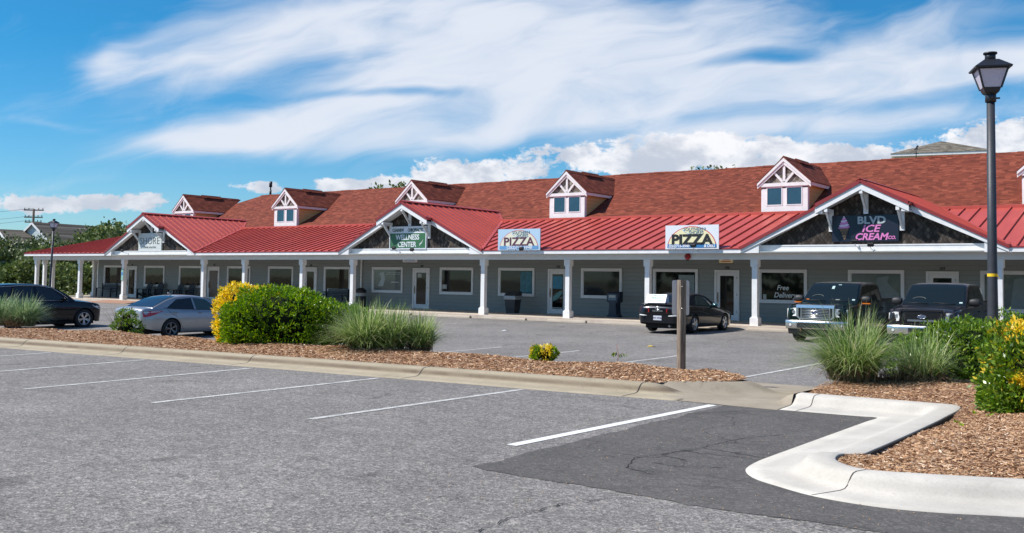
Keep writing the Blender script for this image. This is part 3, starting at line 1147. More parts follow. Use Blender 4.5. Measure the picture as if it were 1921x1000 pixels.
def gable(xc):
    A = 5.40
    top = bpy.data.objects  # noqa
    # shingled front panel
    mb = MB()
    def zr(dx): return A - .5 * abs(dx)
    mb.prism([(xc - 4.3, 3.1), (xc + 4.3, 3.1), (xc + 4.3, 3.12), (xc, A - .12), (xc - 4.3, 3.12)], 1, 36.7, 36.8)
    G = part(mb, 'entry_gable', M_diamond)
    # red roof
    mb = MB()
    for s_ in (-1, 1):
        P = [(xc, 36.0, A), (xc + s_ * 1.68, 36.0, zr(1.68)), (xc + s_ * 1.68, 36.38, zr(1.68)), (xc + s_ * 4.78, 36.38, zr(4.78)), (xc + s_ * 1.24, 42.7, zr(1.24)), (xc, 43.94, A)]
        P = [(a, b, c + .045) for a, b, c in P]
        if s_ < 0: P = P[::-1]
        mb.slab(P, .045)
        Y = 36.1
        while Y < 43.8:
            if Y < 36.38: dx = 1.68
            elif Y <= 42.7: dx = (2.4 - SM * (Y - YE)) / .5
            else: dx = 43.94 - Y
            dx -= .1
            if dx > .15:
                mb.bar((xc + s_ * .06, Y, A - .03 + .055), (xc + s_ * dx, Y, zr(dx) + .065), 0.03, 0.07)
            Y += 0.47
        # valley flashing
        mb.bar((xc + s_ * 4.74, YE - .01, zr(4.74) + .055), (xc + s_ * 1.24, 42.7, zr(1.24) + .06), 0.2, 0.035)
        mb.bar((xc + s_ * 1.24, 42.7, zr(1.24) + .06), (xc, 43.94, A + .03), 0.2, 0.035)
        # ridge cap wings
        mb.slab([(xc, 35.97, A + .125), (xc + s_ * .17, 35.97, A + .045), (xc + s_ * .17, 43.9, A + .045), (xc, 43.9, A + .125)][::s_], .02)
        # red rake trim
        mb.bar((xc, 35.975, A + .0), (xc + s_ * 1.68, 35.975, zr(1.68) + .0), 0.03, 0.13, 1)
        mb.bar((xc + s_ * 1.68, 36.355, zr(1.68) + .0), (xc + s_ * 4.78, 36.355, zr(4.78) + .0), 0.03, 0.11, 1)
        mb.box(min(xc + s_ * 1.65, xc + s_ * 1.69), max(xc + s_ * 1.65, xc + s_ * 1.69), 35.96, 36.38, zr(1.68) - .06, zr(1.68) + .06)
    mb.build('gable_roof', [M_metal, M_metal_d], G, origin=BO)
    # white rake boards, soffit, band and returns
    mb = MB()
    for s_ in (-1, 1):
        def q(dx, y, dz): return (xc + s_ * dx, y, zr(dx) + dz)
        for (d0, d1, y, h) in ((0, 1.66, 36.0, .25), (1.62, 4.76, 36.39, .25)):
            lo1 = q(d1, y, -.05 - h)
            if d1 > 4: lo1 = (lo1[0], lo1[1], 2.845)
            P = [q(d0, y, -.05), q(d1, y, -.05), lo1, q(d0, y, -.05 - h)]
            P2 = [(a, b + .035, c) for a, b, c in P]
            mb.face(P); mb.face(P2[::-1])
            for i in range(4):
                j = (i + 1) % 4
                mb.face([P[i], P2[i], P2[j], P[j]])
        # end return of the upper rake
        mb.box(min(xc + s_ * 1.40, xc + s_ * 1.66), max(xc + s_ * 1.40, xc + s_ * 1.66), 36.04, 36.7, zr(1.66) - .29, zr(1.66) - .17)
        # soffit
        mb.slab([q(0, 36.036, -.2), q(1.66, 36.036, -.2), q(1.66, 36.7, -.2), q(0, 36.7, -.2)][::s_], .03)
        mb.slab([q(1.66, 36.43, -.2), q(4.3, 36.43, -.2), q(4.3, 36.7, -.2), q(1.66, 36.7, -.2)][::s_], .03)
        # raking return where the rake meets the eave
        poly = [(xc + s_ * 4.758, 2.842), (xc + s_ * 4.758, zr(4.76) - .06), (xc + s_ * 4.0, zr(4.0) - .08), (xc + s_ * 4.0, 2.842)]
        mb.prism(poly, 1, 36.428, 36.7)
    mb.box(xc - 4.0, xc + 4.0, 36.62, 36.7, 2.842, 3.13)
    mb.box(xc - 4.0, xc + 4.0, 36.60, 36.62, 3.10, 3.145)
    mb.box(xc - 4.76, xc + 4.76, 36.701, 37.1, 2.842, 2.86)
    mb.build('bargeboard', M_white, G, origin=BO)
    # three knee brackets
    for dx in (-1.27, 0, 1.27):
        mb = MB(); X = xc + dx; zt = (A - .32) if dx == 0 else A - .95
        zb = zt - .82
        mb.box(X - .085, X + .085, 36.64, 36.70, zb, zt + (.0))
        mb.box(X - .06, X + .06, 36.02, 36.64, zt - .12, zt - .0)
        mb.bar((X, 36.10, zt - .1), (X, 36.66, zb + .12), 0.07, 0.10)
        mb.build('bracket', M_white, G, origin=BO)
    return G


for c in GABX:
    gable(c)

# dormers
dorm = [-60.1, -49.35, -38.4, -27.67, -16.05, -5.35]


def dormer(xc):
    mb = MB()
    F = 43.0
    zb = 4.90
    # box body: front trim face + cheeks
    mb.box(xc - 1.07, xc + 1.07, F + .02, 47.0, 4.6, 6.15, 1)           # cheeks (yellow siding)
    def zr(dx): return 7.37 - .905 * abs(dx)
    mb.prism([(xc - 1.05, 6.1), (xc + 1.05, 6.1), (xc + 1.05, 6.2), (xc, 7.2), (xc - 1.05, 6.2)], 1, F + .0, F + .06, 2)
    D = part(mb, 'dormer', [M_white, M_yellow, M_shake2])
    # frame around windows
    mb = MB()
    mb.box(xc - 1.08, xc + 1.08, F - .03, F + .02, zb, 5.19)
    mb.box(xc - 1.08, xc - .83, F - .03, F + .02, 5.19, 6.02)
    mb.box(xc + .83, xc + 1.08, F - .03, F + .02, 5.19, 6.02)
    mb.box(xc - .085, xc + .085, F - .03, F + .02, 5.19, 6.02)
    mb.box(xc - 1.08, xc + 1.08, F - .03, F + .02, 5.98, 6.06)
    mb.box(xc + 1.07, xc + 1.085, F - .03, F + .15, zb, 6.1)
    for s_ in (-1, 1):      # sash lips
        cx = xc + s_ * .457
        mb.box(cx - .375, cx + .375, F - .045, F - .031, 5.19, 5.235)
        mb.box(cx - .375, cx - .33, F - .045, F - .031, 5.235, 5.98)
        mb.box(cx + .33, cx + .375, F - .045, F - .031, 5.235, 5.98)
    # horizontal tie, king post and struts
    mb.box(xc - 1.12, xc + 1.12, F - .09, F - .0, 6.06, 6.21)
    mb.box(xc - .055, xc + .055, F - .07, F - .0, 6.21, 7.1)
    for s_ in (-1, 1):
        mb.bar((xc + s_ * .04, F - .035, 6.22), (xc + s_ * .52, F - .035, 6.76), 0.07, 0.10)
    # rakes: two stepped boards each side
    for s_ in (-1, 1):
        for (yy, th, off, h) in ((F - .15, .04, -.03, .12), (F - .11, .05, -.14, .14)):
            d1 = 1.24
            P = [(xc, yy, 7.37 + off), (xc + s_ * d1, yy, zr(d1) + off), (xc + s_ * d1, yy, zr(d1) + off - h * .95), (xc, yy, 7.37 + off - h * 1.35)]
            P2 = [(a, b + th, c) for a, b, c in P]
            mb.face(P); mb.face(P2[::-1])
            for i in range(4):
                j = (i + 1) % 4
                mb.face([P[i], P2[i], P2[j], P[j]])
        # side fascia and soffit
        xe = xc + s_ * 1.24
        mb.box(min(xe - s_ * .03, xe), max(xe - s_ * .03, xe), F - .1, 45.5, 6.06, 6.22)
        mb.box(min(xe - s_ * .17, xe - s_ * .03), max(xe - s_ * .17, xe - s_ * .03), F - .02, 45.4, 6.08, 6.1)
    mb.build('window_frame', M_white, D, origin=BO)
    for s_ in (-1, 1):
        mb = MB(); cx = xc + s_ * .457
        mb.box(cx - .33, cx + .33, F - .026, F + .019, 5.235, 5.98)
        mb.build('pane', M_glass_d, D, origin=BO)
    # roof
    mb = MB()
    for s_ in (-1, 1):
        zt1 = zr(1.27)
        y1 = YT + (zt1 - ZT) / .5; y2 = YT + (7.37 - ZT) / .5
        P = [(xc, F - .16, 7.39), (xc + s_ * 1.27, F - .16, zt1 + .02), (xc + s_ * 1.27, y1 + .05, zt1 + .02), (xc, y2 + .05, 7.39)]
        mb.slab(P[::s_], .035)
        mb.slab([(xc, F - .16, 7.43), (xc + s_ * .14, F - .16, zr(.14) + .035), (xc + s_ * .14, y2 - .2, zr(.14) + .035), (xc, y2 - .1, 7.43)][::s_], .03)
        mb.slab([(xc, F + 1.4, 7.485), (xc + s_ * .2, F + 1.4, zr(.2) + .11), (xc + s_ * .2, F + 3.1, zr(.2) + .11), (xc, F + 3.1, 7.485)][::s_], .045)
    mb.build('dormer_roof', M_shy, D, origin=BO)
    return D


for x in dorm:
    dormer(x)

# shop windows and doors on the front wall (frame proud of the siding)
WIN = [(-66.6, -64.2, M_glass_b), (-61.6, -59.25, M_glass_b), (-57.6, -55.15, M_glass_b), (-52.5, -50.2, M_glass_b), (-48.5, -46.2, M_glass_b), (-43.5, -41.3, M_glass_b),
       (-39.55, -37.2, M_glass_p), (-34.5, -32.2, M_glass), (-30.54, -28.27, M_glass), (-25.5, -23.23, M_glass), (-21.57, -19.31, M_glass), (-16.46, -14.31, M_glass), (-12.6, -10.38, M_glass_p), (-7.6, -4.9, M_glass_p)]
wins = []
for i, (a, b, gm) in enumerate(WIN):
    z0, z1 = 0.83, 2.28
    if i >= 12: z0 = 0.70
    mb = MB(); t = .115; y0 = 40.94
    mb.box(a, b, y0, 40.999, z1 - t, z1); mb.box(a, b, y0, 40.999, z0, z0 + t)
    mb.box(a, a + t, y0, 40.999, z0 + t, z1 - t); mb.box(b - t, b, y0, 40.999, z0 + t, z1 - t)
    mb.box(a + t, b - t, 40.975, 40.99, z0 + t, z0 + t + .03); mb.box(a + t, b - t, 40.975, 40.99, z1 - t - .03, z1 - t)
    mb.box(a + t, a + t + .03, 40.975, 40.99, z0 + t + .03, z1 - t - .03); mb.box(b - t - .03, b - t, 40.975, 40.99, z0 + t + .03, z1 - t - .03)
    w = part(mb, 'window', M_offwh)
    mb = MB(); mb.box(a + t, b - t, 40.984, 40.998, z0 + t, z1 - t)
    mb.build('pane', gm, w, origin=BO)
    wins.append((w, a + t, b - t, z0 + t, z1 - t))
M_blind = plain('blind_slats', (0.10, 0.12, 0.12), 0.6)
for i in (7, 8, 9):
    w, a, b, z0, z1 = wins[i]
    mb = MB()
    z = z0 + .05
    if i == 7: continue
    while z < z1 - .03:
        mb.box(a + .05, b - .05, 40.980, 40.9825, z, z + .006); z += .045
    mb.build('blind', M_blind, w, origin=BO)
DOORS = [(-63.75, -62.5, 0), (-54.5, -53.3, 3), (-45.25, -44.1, 0), (-36.45, -35.22, 1), (-27.45, -26.28, 2), (-18.5, -17.33, 1), (-9.56, -8.36, 4)]
M_brown = plain('papered_door_glass', (0.13, 0.055, 0.035), 0.3, 0.3, 8)
M_bronze = mat('bronze_handle', (0.25, 0.17, 0.11), 0.4, metal=0.8)
dr = []
for (a, b, kind) in DOORS:
    mb = MB(); y0 = 40.94
    mb.box(a, a + .1, y0, 40.999, 0, 2.24); mb.box(b - .1, b, y0, 40.999, 0, 2.24); mb.box(a + .1, b - .1, y0, 40.999, 2.14, 2.24)
    # slab
    x0, x1 = a + .1, b - .1; st = .16 if kind != 3 else .06
    z0 = .25 if kind != 4 else 1.2
    mb.box(x0 + .005, x0 + st, 40.965, 40.999, 0.02, 2.135); mb.box(x1 - st, x1 - .005, 40.965, 40.999, 0.02, 2.135)
    mb.box(x0 + st, x1 - st, 40.965, 40.999, 0.02, z0); mb.box(x0 + st, x1 - st, 40.965, 40.999, 1.98, 2.135)
    mb.box(x0 + .1, x1 - .1, 40.93, 40.998, 0.0, 0.02, 1)
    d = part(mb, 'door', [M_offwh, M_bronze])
    mb = MB(); mb.box(x0 + st, x1 - st, 40.985, 40.998, z0, 1.98)
    mb.build('pane', {0: M_glass_b, 1: M_glass, 2: M_glass, 3: M_brown, 4: M_glass}[kind], d, origin=BO)
    mb = MB()
    mb.box(x0 + .03, x0 + .09, 40.955, 40.964, .82, 1.22)
    mb.tube([(x0 + .06, 40.92, .92), (x0 + .06, 40.90, .95), (x0 + .06, 40.90, 1.1), (x0 + .06, 40.92, 1.14)], .012, 6)
    mb.tube([(x0 + .06, 40.955, 1.24), (x0 + .06, 40.935, 1.24)], .025, 8)
    mb.build('handle', M_bronze, d, origin=BO)
    for z in (.35, 1.1, 1.85):
        mb = MB(); mb.box(x1 - .012, x1 + .006, 40.93, 40.964, z, z + .1)
        mb.build('hinge', M_bronze, d, origin=BO)
    dr.append((d, x0 + st, x1 - st))
# unit numbers over the doors
for (a, b, k), s_ in zip(DOORS, ('101', '102', '103', '104', '105', '106', '107')):
    mb = MB()
    add_text(mb, s_, 0.15, facing((a + b) / 2, 40.992, 2.30), bold=.004, depth=.006)
    part(mb, 'unit_number', M_black)
# porch ceiling lights
ml = mat('frosted_light_cover', (0.75, 0.75, 0.72), 0.3)
for X in (-65.5, -60.5, -56.3, -52.5, -47.6, -43.3, -39.9, -35.2, -31.5, -26.0, -21.6, -17.5, -12.5, -8.5):
    mb = MB()
    mb.tube([(X, 38.0, 2.861), (X, 38.0, 2.79), (X, 38.0, 2.765)], [.17, .17, .1], 14)
    part(mb, 'ceiling_light', ml)
# downspout, vents
mb = MB(); mb.box(-40.42, -40.34, 40.9, 40.98, .9, 2.86)
part(mb, 'downspout', M_white)
mb = MB()
mb.tube([(-58.6, 49.5, 7.0), (-58.6, 49.5, 8.2)], .05, 8, 0)
mb.tube([(-58.6, 49.5, 7.85), (-58.6, 49.5, 8.2)], .08, 10, 1)
mb.tube([(-58.6, 49.5, 8.2), (-58.6, 49.5, 8.42)], .05, 8, 1)
mb.tube([(-58.6, 49.5, 8.42), (-58.6, 49.5, 8.85)], .12, 12, 1)
part(mb, 'vent_pipe', [M_offwh, M_black])

# ------------------------------------------------------------------ vehicles
M_tyre = plain('tyre_rubber', (0.016, 0.016, 0.017), 0.75, 0.15, 30)
M_alloy = mat('alloy_rim', (0.55, 0.56, 0.58), 0.28, metal=0.9)
M_alloy_d = mat('dark_alloy_rim', (0.22, 0.225, 0.24), 0.3, metal=0.8)
M_chrome = mat('chrome', (0.74, 0.71, 0.67), 0.27, metal=1.0)
M_plastic = mat('black_plastic', (0.018, 0.018, 0.019), 0.55)
M_under = mat('underbody', (0.01, 0.01, 0.01), 0.9)
M_lens = mat('clear_lamp_lens', (0.72, 0.72, 0.69), 0.08, spec=0.9)
M_amber = mat('amber_lens', (0.75, 0.20, 0.02), 0.15)
M_redl = mat('red_lens', (0.45, 0.012, 0.015), 0.1, coat=0.6)
M_wind = mat('car_window', (0.008, 0.010, 0.011), 0.02, spec=0.7)
M_windl = mat('car_windscreen', (0.008, 0.013, 0.014), 0.02, spec=0.5)
M_windg = mat('green_car_window', (0.035, 0.075, 0.068), 0.03, spec=0.7)
M_windb = mat('blue_rear_window', (0.008, 0.02, 0.035), 0.02, spec=0.5)
M_seam = mat('panel_gap', (0.004, 0.004, 0.004), 0.9)


def paint(name, c, metal=0.3, rough=0.32, coat=1.0, spec=.5):
    return mat(name, c, rough, metal=metal, coat=coat, spec=spec)


M_pblack = paint('black_car_paint', (0.006, 0.006, 0.008), 0.2, 0.25, .7, .1)
M_psilver = paint('silver_car_paint', (0.38, 0.38, 0.38), 0.6, 0.36)
M_pgreen = paint('dark_green_paint', (0.006, 0.016, 0.015), 0.3, 0.28, .7, .1)
M_pgrey = paint('charcoal_paint', (0.028, 0.027, 0.030), 0.4, 0.3, .7, .1)
M_pnavy = paint('black_blue_paint', (0.006, 0.008, 0.012), 0.3, 0.25, .7, .1)
M_top = plain('fabric_soft_top', (0.012, 0.012, 0.013), 0.9, 0.2, 40)


def cr(pts, x):
    """smooth monotone interpolation through (x, value) points"""
    n = len(pts)
    if x <= pts[0][0]: return pts[0][1]
    if x >= pts[-1][0]: return pts[-1][1]
    for i in range(n - 1):
        if pts[i][0] <= x <= pts[i + 1][0]: break
    x0, y0 = pts[i]; x1, y1 = pts[i + 1]
    h = x1 - x0; d = (y1 - y0) / h

    def slope(k):
        if k <= 0 or k >= n - 1:
            k2 = min(max(k, 0), n - 2)
            return (pts[k2 + 1][1] - pts[k2][1]) / (pts[k2 + 1][0] - pts[k2][0])
        a = (pts[k][1] - pts[k - 1][1]) / (pts[k][0] - pts[k - 1][0]); b = (pts[k + 1][1] - pts[k][1]) / (pts[k + 1][0] - pts[k][0])
        if a * b <= 0: return 0
        return 2 * a * b / (a + b)
    m0 = slope(i); m1 = slope(i + 1)
    t = (x - x0) / h
    return (2 * t ** 3 - 3 * t * t + 1) * y0 + (t ** 3 - 2 * t * t + t) * h * m0 + (-2 * t ** 3 + 3 * t * t) * y1 + (t ** 3 - t * t) * h * m1


class Car:
    """x runs from the nose (0) to the tail (L); y to the car's left; root at the ground under the nose's centre"""

    def __init__(s, name, p):
        s.p = p; s.L = p['L']; s.W = p['W'] / 2; s.root = empty(name)

    def hw(s, x):
        """half width in plan"""
        p = s.p
        e0 = p.get('nose', 0.35); e1 = p.get('tail', 0.3); k0 = p.get('nosew', 0.22); k1 = p.get('tailw', 0.12)
        w = s.W
        if x < e0: w -= k0 * (1 - math.sqrt(max(0, 1 - ((e0 - x) / e0) ** 2)))
        if x > s.L - e1: w -= k1 * (1 - math.sqrt(max(0, 1 - ((x - s.L + e1) / e1) ** 2)))
        return w

    def side(s, x, z):
        """half width of the body side at height z"""
        p = s.p; b = p['belt_z'](x)
        w = s.hw(x)
        zc = p.get('bulge', 0.62)
        if z > zc: w -= p.get('tumble', 0.055) * ((z - zc) / max(b - zc, .05)) ** 1.6
        else: w -= p.get('tuck', 0.07) * ((zc - z) / (zc - 0.2)) ** 1.8
        # character line
        cz = p.get('crease', None)
        if cz: w += 0.012 * math.exp(-((z - cz) / 0.035) ** 2)
        return w

    def zbot(s, x):
        p = s.p; z = cr(p['sill'], x)
        for wx in p['wheels']:
            d = abs(x - wx); r = p['arch']
            if d < r: z = max(z, p['wr'] + math.sqrt(r * r - d * d) - 0.01)
        return z

    def stations(s):
        xs = set(); n = int(s.L / 0.07)
        for i in range(n + 1): xs.add(round(s.L * i / n, 4))
        for wx in s.p['wheels']:
            r = s.p['arch']
            for k in range(25):
                xs.add(round(wx - r * math.cos(math.pi * k / 24), 4))
        for e in (0.0, .01, .025, .05, .09, .14):
            xs.add(e); xs.add(round(s.L - e, 4))
        return sorted(x for x in xs if 0 <= x <= s.L)

    def body(s, paint_m):
        p = s.p; rows = []; NS = 12
        for x in s.stations():
            zb = s.zbot(x); zt = p['belt_z'](x); row = []
            zt = max(zt, zb + 0.03)
            for k in range(NS + 1):
                z = zb + (zt - zb) * (k / NS)
                row.append((x, s.side(x, z), z))
            w = row[-1][1]; zc = p['top_z'](x)
            for f in (0.985, 0.95, .88, .75, .55, .3, 0.0):
                t = 1 - f
                z = zt + (zc - zt) * (1 - f ** 2.2) if p.get('domed', True) else zt
                row.append((x, w * f, z))
            full = [(a, -b, c) for a, b, c in row] + [(a, b, c) for a, b, c in row[::-1][1:]]
            rows.append(full)
        mb = MB(); mb.grid(rows)
        # close nose and tail
        mb.face(rows[0]); mb.face(rows[-1][::-1])
        # arch lips and inner panels
        inner = MB()
        for x0, x1 in zip(p['wheels'], p['wheels']):
            r = p['arch']
            for sd in (-1, 1):
                a = []; b_ = []
                for k in range(25):
                    t = math.pi * k / 24
                    X = x0 - r * math.cos(t); Z = max(p['wr'] - .01 + r * math.sin(t), cr(p['sill'], X))
                    yy = s.side(X, Z)
                    a.append((X, sd * (yy + .002), Z)); b_.append((X, sd * (yy - .30), Z))
                inner.grid([a, b_])
        inner.box(0.25, s.L - 0.25, -s.W + .32, s.W - .32, .17, .55)
        for x0 in (p['wheels']):
            inner.box(x0 - p['arch'] - .02, x0 + p['arch'] + .02, -s.W + .3, s.W - .3, .2, .8)
        a0, a1 = p['wheels']
        inner.box(a0 + p['arch'] - .01, a1 - p['arch'] + .01, -s.W + .12, s.W - .12, .2, .5)
        s.b = mb.build('body', paint_m, s.root)
        inner.build('underbody', M_under, s.root)

    # greenhouse -------------------------------------------------------
    def gy(s, x, z):
        p = s.p; b = p['cab_z'](x)
        w0 = min(s.side(x, p['belt_z'](x)) - p.get('inset', .03), p['cabw'])
        return w0 - p['lean'] * (z - b)

    def cabin(s, m):
        p = s.p; x0, x1 = p['cab']; rows = []; n = 60
        for i in range(n + 1):
            x = x0 + (x1 - x0) * i / n
            b = p['cab_z'](x) - 0.04; zr = max(cr(p['roof'], x), b + .02)
            h = zr - b; row = []
            e = min(0.07, h * 0.3)
            for z in (b, b + (h - e) * .5, zr - e):
                row.append((x, s.gy(x, z), z))
            ye = s.gy(x, zr - e)
            row.append((x, ye - .018, zr - e * .5)); row.append((x, ye - .05, zr - e * .16))
            cr_ = p.get('crown', .035) * min(1, h / .4)
            for f in (0.82, 0.6, 0.3, 0):
                row.append((x, ye * f, zr + cr_ * (1 - f * f)))
            rows.append([(a, -bb, c) for a, bb, c in row] + [(a, bb, c) for a, bb, c in row[::-1][1:]])
        mb = MB(); mb.grid(rows); mb.face(rows[0]); mb.face(rows[-1][::-1])
        s.cab = mb.build('cabin', m, s.root)

    def top_pt(s, x, f, off=.004):
        p = s.p; zr = cr(p['roof'], x); b = p['cab_z'](x) - .04; h = zr - b
        e = min(0.07, h * 0.3); ye = s.gy(x, zr - e); c_ = p.get('crown', .035) * min(1, h / .4)
        dz = (cr(p['roof'], x + .01) - cr(p['roof'], x - .01)) / .02
        nx, nz = -dz, 1.0; l = math.hypot(nx, nz)
        return (x + nx / l * off, ye * f, zr + c_ * (1 - f * f) + nz / l * off)

    def screen(s, name, m, xa, xb, fa=.9, fb=.9, parent=None, off=.006, bulge=0.0):
        """glass following the sloping front or rear of the cabin"""
        rows = []
        for i in range(11):
            t = i / 10; x = xa + (xb - xa) * t; f = fa + (fb - fa) * t
            rows.append([s.top_pt(x, f * (k / 6 - 1), off) for k in range(13)])
        mb = MB(); mb.grid(rows)
        return mb.build(name, m, parent or s.root)

    def sglass(s, name, m, poly, sd, off=.006, parent=None):
        """side window from a polygon of (x, z)"""
        mb = MB()
        # triangulate as a fan of strips between lower and upper chains
        lo = [q for q in poly[0]]; up = [q for q in poly[1]]
        xs = np.linspace(lo[0][0], lo[-1][0], 14)
        rows = []
        for k in range(14):
            t = k / 13
            a = (lo[0][0] + (lo[-1][0] - lo[0][0]) * t); za = np.interp(a, [q[0] for q in lo], [q[1] for q in lo])
            b = (up[0][0] + (up[-1][0] - up[0][0]) * t); zb = np.interp(b, [q[0] for q in up], [q[1] for q in up])
            row = []
            for j in range(5):
                u = j / 4; x = a + (b - a) * u; z = za + (zb - za) * u
                row.append((x, sd * (s.gy(x, z) + off), z))
            rows.append(row)
        mb.grid(rows)
        return mb.build(name, m, parent or s.root)

    def sidebar(s, pts, r, m, name, sd, parent=None, fn=None, off=.01):
        """a moulding that follows the side"""
        fn = fn or s.side
        mb = MB(); mb.tube([(x, sd * (fn(x, z) + off), z) for x, z in pts], r, 6)
        return mb.build(name, m, parent or s.root)

    def seam(s, pts, sd, parent=None, fn=None):
        fn = fn or s.side
        mb = MB(); mb.tube([(x, sd * (fn(x, z) - .001), z) for x, z in pts], .0055, 5)
        return mb.build('door_gap', M_seam, parent or s.b)

    def wheel(s, m_rim, style, R_, wdt=.22):
        root = s.root
        first = None
        for wx in s.p['wheels']:
            for sd in (-1, 1):
                y = sd * (s.W - .015 - wdt)
                if first is None:
                    mbt = MB(); prof_ = [(R_ * .62, 0), (R_ * .66, -.0), (R_ * .93, -.004), (R_ * .985, .02), (R_, .05), (R_, wdt - .05), (R_ * .985, wdt - .02), (R_ * .93, wdt + .004), (R_ * .68, wdt + .0), (R_ * .66, wdt - .01)]
                    rows = []
                    for k in range(41):
                        t = 2 * math.pi * k / 40
                        rows.append([(r * math.cos(t), w, r * math.sin(t)) for r, w in prof_])
                    mbt.grid(rows)
                    w_o = mbt.build('wheel', M_tyre, root)
                    mbr = MB()
                    rr = R_ * .665
                    prof2 = [(rr, wdt - .008), (rr * .97, wdt + .006), (rr * .9, wdt - .004), (rr * .88, wdt - .09), (0.001, wdt - .1)]
                    rows = []
                    for k in range(41):
                        t = 2 * math.pi * k / 40
                        rows.append([(r * math.cos(t), w, r * math.sin(t)) for r, w in prof2[:4]])
                    mbr.grid(rows)
                    disc = [(rr * .88 * math.cos(2 * math.pi * k / 32), wdt - .085, rr * .88 * math.sin(2 * math.pi * k / 32)) for k in range(32)]
                    mbr.face(disc, 1)
                    n, wid, twin = style
                    for k in range(n):
                        t = 2 * math.pi * k / n + .3
                        for off in ((-twin, twin) if twin else (0,)):
                            p0 = Vector((math.cos(t) * rr * .14, wdt - .03, math.sin(t) * rr * .14)); p1 = Vector((math.cos(t + off) * rr * .93, wdt - .008, math.sin(t + off) * rr * .93))
                            mbr.bar(p0, p1, wid, .03, 0, up=(0, 1, 0))
                    mbr.tube([(0, wdt - .08, 0), (0, wdt - .008, 0)], [rr * .22, rr * .18], 12)
                    rim = mbr.build('rim', [m_rim, M_under], w_o)
                    first = w_o
                    o = w_o
                else:
                    o = first.copy(); COL.objects.link(o); o.parent = root
                    c = first.children[0].copy(); COL.objects.link(c); c.parent = o
                o.rotation_euler = (0, rnd.uniform(0, 1), 0 if sd > 0 else math.pi)
                o.location = (wx, y if sd > 0 else y, R_)

    def mirror_pair(s, x, z, m, size=(.10, .20, .15), amber=False):
        for sd in (-1, 1):
            mb = MB(); w = s.gy(x, z)
            a, b, c = size
            P = []
            mb.bar((x + .03, sd * (w - .02), z - .02), (x, sd * (w + .1), z), .06, .04)
            rows = []
            for k in range(7):
                t = k / 6; rr = math.sin(math.pi * (0.12 + 0.76 * t)) ** .4
                yy = sd * (w + .05 + b * t)
                rows.append([(x - a / 2 * rr * (1 if 1 < j < 5 else .8), yy, z) if False else (x + a / 2 * rr * math.cos(2 * math.pi * j / 10), yy, z + c / 2 * rr * math.sin(2 * math.pi * j / 10) * 1.0) for j in range(10)])
            mb.grid(rows, closed=True); mb.face(rows[0]); mb.face(rows[-1])
            o = mb.build('mirror', m, s.root)
            if amber:
                mb = MB(); mb.box(x - a / 2 - .006, x - .01, *(sorted((sd * (w + .09), sd * (w + .05 + b * .98)))), z - c / 2 - .012, z - c / 2 + .018)
                mb.build('turn_signal', M_amber, o)

    def place(s, x, y, z, heading, tilt=0.0, roll=0.0):
        """(x, y) of the nose; heading = direction the nose points, degrees from +X"""
        s.root.location = (x, y, z)
        s.root.rotation_euler = Matrix.Rotation(R(heading + 180), 3, 'Z').to_euler()


def lamp_patch(c, name, m, pts, sd, fn=None, off=.006, parent=None):
    """quad patch lying on the side surface: pts is list of rows of (x,z)"""
    fn = fn or c.side
    mb = MB(); mb.grid([[(x, sd * (fn(x, z) + off), z) for x, z in r] for r in pts])
    return mb.build(name, m, parent or c.root)


# ---- black suv -----------------------------------------------------
p = dict(L=4.85, W=2.0, wheels=(.83, 3.65), arch=.45, wr=.385,
         belt_z=lambda x: cr([(0, .78), (.08, .92), (.35, 1.0), (1.35, 1.09), (2.6, 1.11), (4.4, 1.17), (4.9, 1.12), (4.95, 1.05)], x),
         top_z=lambda x: cr([(0, .80), (.08, .96), (.35, 1.06), (1.2, 1.17), (2.6, 1.15), (4.5, 1.2), (4.95, 1.08)], x),
         cab_z=lambda x: cr([(1.0, 1.08), (1.6, 1.08), (2.6, 1.10), (4.5, 1.16), (5, 1.16)], x), cab=(1.15, 4.78), cabw=.93, lean=.30,
         sill=[(0, .26), (.5, .27), (1.6, .30), (3.2, .30), (4.3, .34), (4.95, .42)], roof=[(1.15, 1.08), (1.25, 1.17), (1.55, 1.37), (1.9, 1.55), (2.25, 1.675), (2.7, 1.735), (3.4, 1.745), (4.1, 1.71), (4.45, 1.64), (4.64, 1.45), (4.78, 1.16)],
         nosew=.3, nose=.5, tailw=.15, tail=.35, bulge=.75, crown=.03)
c = Car('suv', p)
tag(c.root, 'large black suv parked behind the grass clump at the far left', 'car', 'cars in the parking lot')
c.body(M_pblack); c.cabin(M_pblack)
c.screen('windscreen', M_wind, 1.2, 2.15, .93, .9)
c.screen('rear_window', M_wind, 4.5, 4.76, .86, .9)
c.screen('sunroof', M_wind, 2.5, 3.3, .6, .6)
